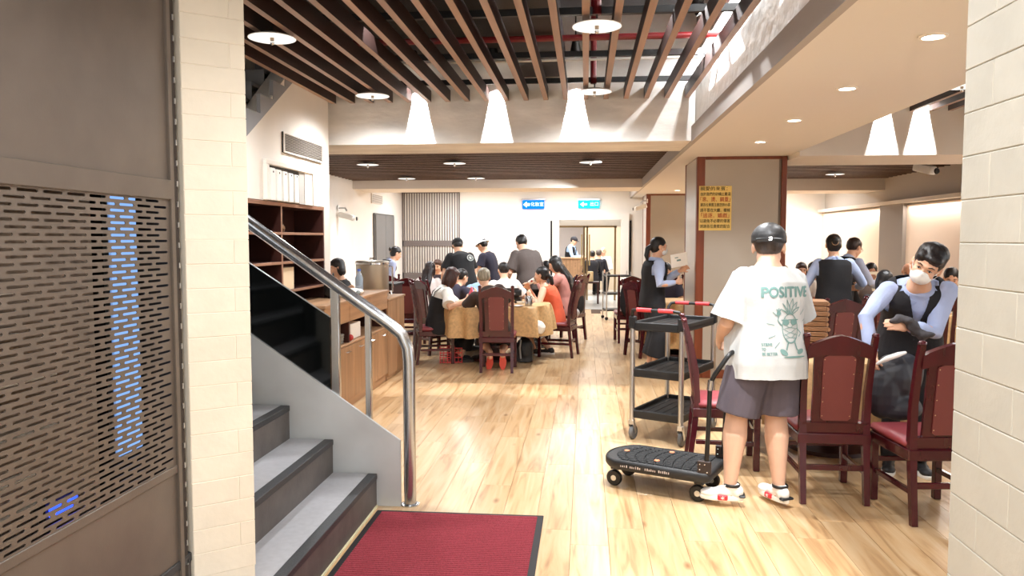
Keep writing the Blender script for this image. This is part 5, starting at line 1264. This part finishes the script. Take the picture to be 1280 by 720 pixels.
# ---------------------------------------------------------------- waiting staff
person('waitress in profile with black ponytail and white mask, holding a menu card beside the pillar', (.80, 9.3, 0), -78, s=.97, lean=5, head=(0, 6, 0), vox=.0075, rh=(1.06, 9.12, 1.09, 1), lh=(1.12, 9.25, 1.22, 1), top='vest', topc=(176, 190, 222), bottom='skirt', botc=(20, 20, 24), hair='pony', mask=True, curl=50)
mc = thing('menu_card', 'white menu card with small print held by the waitress beside the pillar', 'menu', (1.10, 9.15, 1.27)); mc.rotation_euler = (R(12), R(-10), R(12))
MB().box(-.10, .10, -.003, .003, 0, .16, bev=.001).build('card', paper_m, mc, 0); MB().box(-.03, .02, -.0045, -.003, .07, .09).build('print', prm, mc, 0)
MB().box(-.05, -.01, -.0045, -.003, .11, .12).build('print', prm, mc, 0)
person('waitress with low bun and black waistcoat seen from behind in the right bay', (2.72, 8.72, 0), -8, s=.99, lean=8, head=(0, 8, 0), vox=.008, rh=(3.08, 9.05, 1.05, 1), lh=(2.50, 9.0, .95, 1), top='vest', topc=(170, 186, 220), bottom='pants', hair='bun', hairc=(22, 18, 18))
person('waiter with brown hair and light blue shirt bending over the diners in the right bay', (3.08, 9.75, 0), -60, s=1.0, lean=24, head=(0, 22, 0), vox=.008, rh=(3.62, 9.9, 1.0, 1), lh=(3.5, 10.1, 1.1, 1), top='vest', topc=(176, 190, 222), bottom='pants', hair='short', hairc=(58, 40, 34), glasses=True)
person('waitress with hair in a bun bending behind the steel boiler', (-3.42, 12.6, 0), -60, s=.95, lean=26, head=(0, 20, 0), hipz=.84, vox=.009, top='vest', topc=(170, 180, 210), bottom='pants', hair='bun')
# ---------------------------------------------------------------- left group
T = person
T('woman with black bob and black top sitting behind the counter', (-3.12, 9.7, 0), 128, s=1.0, seat=True, hipz=.58, lean=6, head=(6, 10, 0), top='tee', topc=(22, 20, 22), bottom='pants', hair='bob', rh=(-2.95, 9.4, .98, 1), lh=(-3.2, 9.35, .98, 1))
T('woman with long auburn hair, white blouse and black pinafore dress at the near table', (-1.90, 9.72, 0), -68, s=.98, seat=True, lean=16, head=(-8, 26, 0), vox=.008, top='blouse', topc=(240, 236, 228), bottom='dress', botc=(22, 20, 22), hair='lob', hairc=(66, 32, 24), rh=(-1.5, 9.55, .82, 1), lh=(-1.48, 9.85, .84, 1), rf=(.08, .30, .085), lf=(-.08, .30, .085))
T('grey-haired man in dark brown shirt leaning over the near table, seen from behind', (-1.10, 9.27, 0), 12, s=.98, seat=True, hipz=.55, lean=22, side=-12, head=(-6, 16, 0), vox=.008, top='tee', topc=(62, 48, 42), bottom='shorts', botc=(46, 42, 44), hair='short', hairc=(168, 160, 140), rf=(.09, -.10, .235), lf=(-.06, -.06, .215), solec=(226, 96, 84), shoe=(196, 190, 186), rh=(.2, .5, .82), lh=(-.25, .5, .82), fw={1: Matrix.Rotation(R(-68), 4, 'X'), -1: Matrix.Rotation(R(-62), 4, 'X')})
ow, owi = T('woman in orange top with ponytail drinking from a white cup', (-.40, 10.42, 0), 76, s=.97, seat=True, lean=20, head=(0, 4, 0), vox=.0075, top='tank', topc=(222, 96, 62), bottom='shorts', botc=(96, 34, 36), hair='pony', rh=(-.775, 10.55, .91, 1), lh=(-.22, .30, .86), skin=skin_a, rf=(.10, .12, .085), lf=(-.06, .30, .085), curl=50)
bpy.context.view_layer.update()
mw = ow.matrix_world @ (owi['H'] @ Vector((0, .098, -.055))); f_ = (ow.matrix_world.to_3x3() @ (owi['H'].to_3x3() @ Vector((0, 1, -.45)))).normalized()
cp = thing('paper_cup', 'white paper cup held to the mouth of the woman in orange', 'cup', mw + f_ * .095); cp.rotation_euler = (-f_).to_track_quat('Z', 'Y').to_euler()
MB().lathe([(.002, 0), (.027, 0), (.036, .1), (.038, .102), (.034, .1), (.026, .005)], n=22, cap=False).build('cup_wall', paper_m, cp); MB().box(-.037, -.034, -.012, .012, .04, .07).build('cup_print', red, cp, 0)
T('man in dark brown T-shirt standing with his back to us behind the near table', (-.80, 11.5, 0), 38, s=1.04, lean=26, head=(10, 30, 0), fat=1.14, top='tee', topc=(84, 74, 70), bottom='pants', hair='short', rh=(.25, .35, .85), lh=(-.28, .3, .88), sleeve=.9)
pb, pbi = T('man in black cap and black T-shirt with round white emblem standing at the back left', (-1.92, 12.1, 0), 35, s=1.0, lean=24, head=(15, 28, 0), fat=1.12, top='tee', topc=(22, 22, 24), bottom='pants', hair='short', cap=('cloth', (26, 26, 28)), rh=(.2, .4, .95), lh=(-.2, .4, .95))
q, Sd, Fd, Tt = pbi['at'](.33)
em = MB(); Me = Matrix.Translation(q - Fd * .165 + Sd * .085) @ Matrix((Sd, Tt, -Fd)).transposed().to_4x4()
em.lathe([(.045, 0), (.055, .004), (.055, 0)], n=24, M=Me, cap=False); em.lathe([(.002, .002), (.02, .003), (.02, 0)], n=12, M=Me)
for a in range(0, 360, 60): em.tube([(.02 * math.cos(R(a)), .02 * math.sin(R(a)), .002), (.045 * math.cos(R(a)), .045 * math.sin(R(a)), .002)], .004, 6, M=Me)
em.build('shirt_emblem', mat('emblem_grey', (200, 204, 200), .8), pb)
T('man in white bucket hat and navy and red shirt standing at the back', (-1.6, 13.2, 0), 70, s=.98, lean=16, head=(10, 28, 0), top='tee', topc=(32, 30, 48), bottom='pants', botc=(60, 50, 50), hair='short', cap=('bucket', (226, 228, 226)), rh=(.1, .35, 1.12), lh=(-.15, .35, 1.12))
T('woman with long black hair and white blouse seated by the slatted screen, back to us', (-2.50, 12.0, 0), -15, s=.96, seat=True, lean=8, head=(10, 10, 0), top='blouse', topc=(236, 224, 218), bottom='skirt', hair='long', hairc=(34, 20, 20))
T('smiling woman with brown bob seated facing us by the slatted screen', (-2.58, 13.4, 0), 172, s=.96, seat=True, lean=4, head=(0, 12, 0), top='tee', topc=(60, 50, 56), bottom='pants', hair='waves', hairc=(74, 48, 38))
T('person in navy shirt leaning forward behind the auburn-haired woman', (-1.95, 10.6, 0), -40, s=.97, seat=True, lean=30, head=(0, 20, 0), top='tee', topc=(48, 44, 62), bottom='pants', hair='short', rh=(.15, .45, .84), lh=(-.15, .45, .84))
T('person in light blue shirt and black hair bent over the back of the near table', (-1.62, 11.0, 0), -20, s=.97, seat=True, lean=36, head=(0, 30, 0), top='tee', topc=(150, 182, 214), bottom='pants', hair='short', rh=(.15, .45, .84), lh=(-.15, .45, .84))
T('person with black hair and white T-shirt seated left of the man in dark brown', (-1.15, 10.95, 0), 10, s=.97, seat=True, hipz=.55, lean=16, head=(-12, 16, 0), top='tee', topc=(234, 230, 224), bottom='pants', hair='short', rh=(.2, .4, .84), lh=(-.2, .4, .84))
T('person in black top seated behind the woman in orange', (-.52, 11.9, 0), 50, s=.98, seat=True, lean=10, head=(0, 12, 0), top='tee', topc=(36, 30, 32), bottom='pants', hair='short', glasses=True)
T('woman with long black hair and dusty pink shirt looking down near the lobby doors', (-.28, 11.2, 0), 80, s=1.0, seat=True, hipz=.60, lean=12, head=(0, 22, 0), top='long', topc=(184, 126, 116), bottom='pants', hair='long', rh=(.1, .4, .95), lh=(-.1, .4, .95))
T('person in black hair behind the menu card near the pillar', (1.2, 11.6, 0), 170, s=.97, seat=True, lean=6, head=(0, 15, 0), top='tee', topc=(40, 36, 50), bottom='pants', hair='short')
# lobby
T('attendant in cap, light blue shirt and waistcoat at the lobby counter', (-.47, 22.6, 0), -110, s=1.0, lean=10, head=(0, 20, 0), top='vest', topc=(170, 196, 226), bottom='pants', cap=('cloth', (40, 38, 42)), rh=(.1, .4, 1.05), lh=(-.1, .4, 1.05), vox=.012)
T('person in dark suit in the lobby, nearest to the counter', (.20, 21.6, 0), 10, s=.98, seat=True, top='long', topc=(28, 26, 32), bottom='pants', vox=.012)
T('person in dark suit in the lobby, middle one of three', (.36, 21.9, 0), -20, s=1.0, seat=True, top='long', topc=(34, 32, 40), bottom='pants', hairc=(90, 80, 74), vox=.012)
T('bald person in white collar in the lobby, right of the two in suits', (.55, 22.8, 0), 160, s=1.05, seat=True, top='shirt', topc=(230, 226, 224), bottom='pants', hair='none', vox=.012)
# right bay
T('bearded man seated facing us in the right bay', (3.82, 10.75, 0), 165, s=.99, seat=True, lean=4, head=(0, 8, 0), top='tee', topc=(150, 140, 136), bottom='pants', hair='short', rh=(.12, .3, 1.0), lh=(-.12, .3, 1.0), skin=skin_b, vox=.009)
T('woman with long straight black hair seated with her back to us in the right bay', (3.2, 8.55, 0), -12, s=.98, seat=True, lean=6, head=(0, 6, 0), top='long', topc=(30, 28, 30), bottom='pants', hair='long', hairc=(16, 13, 14), vox=.009)
T('bald man looking down at the back of the right bay', (4.72, 11.8, 0), 160, s=.98, seat=True, lean=10, head=(0, 25, 0), top='tee', topc=(120, 110, 104), bottom='pants', hair='none', skin=skin_b)
T('person in dark jacket at the far right, half hidden by the masked waitress', (4.40, 9.7, 0), 150, s=1., seat=True, lean=16, head=(-10, 22, 0), top='long', topc=(28, 26, 30), bottom='pants', hair='short')
T('woman with brown bob and white collar facing us at the back of the right bay', (3.18, 11.75, 0), 175, s=.97, seat=True, lean=4, head=(0, 6, 0), top='tee', topc=(220, 214, 204), bottom='pants', hair='waves', hairc=(64, 40, 34))
T('person in pale shirt beside the brown-bobbed woman', (3.45, 12.0, 0), 150, s=.97, seat=True, lean=4, head=(0, 10, 0), top='tee', topc=(214, 206, 204), bottom='pants', hair='short')
T('grey-haired person in red top just right of the black cap', (2.86, 11.4, 0), 150, s=.95, seat=True, lean=6, head=(0, 10, 0), top='tee', topc=(190, 60, 70), bottom='pants', hair='short', hairc=(150, 140, 120))
T('diner in black behind the pair of dark chairs, elbow raised', (3.32, 10.5, 0), -160, s=.98, seat=True, lean=8, head=(0, 20, 0), top='tee', topc=(26, 24, 26), bottom='pants', hair='short')
nl = MB().box(-.09, .09, -.004, .004, 0, .26, bev=.002)
tag(nl.build('menu_sheet', mat('cream_paper', (238, 228, 204), .7), None, 0, loc=(3.72, 10.15, .93)), 'cream menu sheet held up before the bearded man', 'menu'); bpy.data.objects['menu_sheet'].rotation_euler = (R(-20), 0, R(10))
# garments hung on chairs
def garment(x, y, z, rz, label, col, r=(.2, .09, .3), seed=1):
    g = MB(); g.ell((0, 0, 0), r); g.ell((.05, -.02, -.12), (r[0] * .8, r[1] * 1.1, r[2] * .8)); g.ell((-.08, .02, -.05), (r[0] * .6, r[1] * 1.2, r[2] * .9))
    o = solid('jacket', g, mat('garment_%d' % col[0], col, .8), None, .012, 1, .6, disp=.035, freq=10, seed=seed); o.location = (x, y, z); o.rotation_euler = (0, 0, R(rz)); tag(o, label, 'jacket')
garment(-.16, 12.0, .74, 62, 'black patterned jacket hung over the chair by the aisle', (24, 22, 24), seed=2)
garment(.70, 11.74, .72, 4, 'black jacket hung over the chair behind the masked waitress with the menu', (20, 19, 22), seed=3)
garment(-.22, 11.72, .58, 50, 'white and black bag on the seat of the jacket-hung chair', (190, 184, 180), r=(.13, .1, .13), seed=4)
# bag with straps by the near table and lobby counter
bp_ = MB(); bp_.ell((0, 0, .16), (.13, .1, .17)); bp_.box(-.11, .11, -.08, .08, .01, .2)
bo_ = solid('backpack', bp_, blackp_m, None, .01, 2, None, disp=.015, freq=16); bo_.location = (-.78, 9.85, 0); tag(bo_, 'black backpack on the floor beside the middle chair of the near table', 'bag')
MB().tube([(-.04, -.09, .30), (-.05, -.13, .2), (-.04, -.1, .06)], .012, 8).build('strap', mat('grey_strap', (150, 150, 150), .7), bo_)
rb_ = thing('red_basket', 'red plastic basket under the chair of the auburn-haired woman', 'basket', (-1.72, 9.72, .0), 10)
for z in (.02, .08, .14, .2): MB().tube([(-.14, -.1, z), (.14, -.1, z), (.14, .1, z), (-.14, .1, z), (-.14, -.1, z)], .006, 6).build('rim', rm, rb_)
bs_ = MB().box(-.0035, .0035, -.0035, .0035, 0, .2).mesh('bar', rm, 0)
for i in range(7):
    for y in (-.1, .1): put('bar', bs_, rb_, loc=(-.14 + i * .0467, y, .005))
ctr = thing('lobby_counter', 'slatted oak counter in the lobby behind the rear doors', 'counter', (-.35, 21.9, 0))
MB().box(-.5, .35, -.2, .2, 0, 1.02, bev=.005).build('counter_body', oak_m, ctr, 0); MB().box(-.53, .38, -.23, .23, 1.02, 1.06, bev=.005).build('counter_top', oakh_m, ctr, 0)
for i in range(8): MB().box(-.48 + i * .105, -.44 + i * .105, -.215, -.2, .02, 1.0).build('slat', oakh_m, ctr, 0)
stl = thing('lobby_stool', 'small dark stool with a paper lantern in the lobby', 'stool', (.12, 19.0, 0))
MB().box(-.22, .22, -.2, .2, .50, .54, bev=.004).build('stool_top', dark_m, stl, 0)
for a in (-.19, .19):
    for b in (-.17, .17): MB().box(a - .02, a + .02, b - .02, b + .02, 0, .5).build('leg', dark_m, stl, 0)
tag(MB().lathe([(.05, 0), (.075, .01), (.075, .24), (.05, .25)], n=20).build('cream_canister', mat('cream_lantern', (232, 206, 160), .6), loc=(.12, 19.0, .541)), 'cream cylinder standing on the small stool in the lobby', 'canister')
fs = thing('dark_side_cabinet', 'dark stained side cabinet standing right of the steel boiler', 'cabinet', (-2.42, 9.75, 0))
MB().box(-.15, .0, -.25, .25, 0, 1.0, bev=.004).build('carcass', dark_m, fs, 0); MB().box(-.17, .02, -.27, .27, 1.0, 1.03, bev=.004).build('top_board', black_m, fs, 0)

wh = thing('white_cap', 'white cap hanging at the lower right edge of the near table', 'cap', (-.60, 9.62, .46)); wh.rotation_euler = (R(20), R(35), 0)
MB().lathe([(.09, 0), (.088, .04), (.07, .085), (.03, .11), (.004, .115)], n=24, cap=False).build('crown', whitep_m, wh)
MB().prism([(.088 * math.cos(R(a)), .05 + .10 * math.sin(R(a))) for a in range(0, 181, 15)], 0, .006).build('visor', whitep_m, wh)
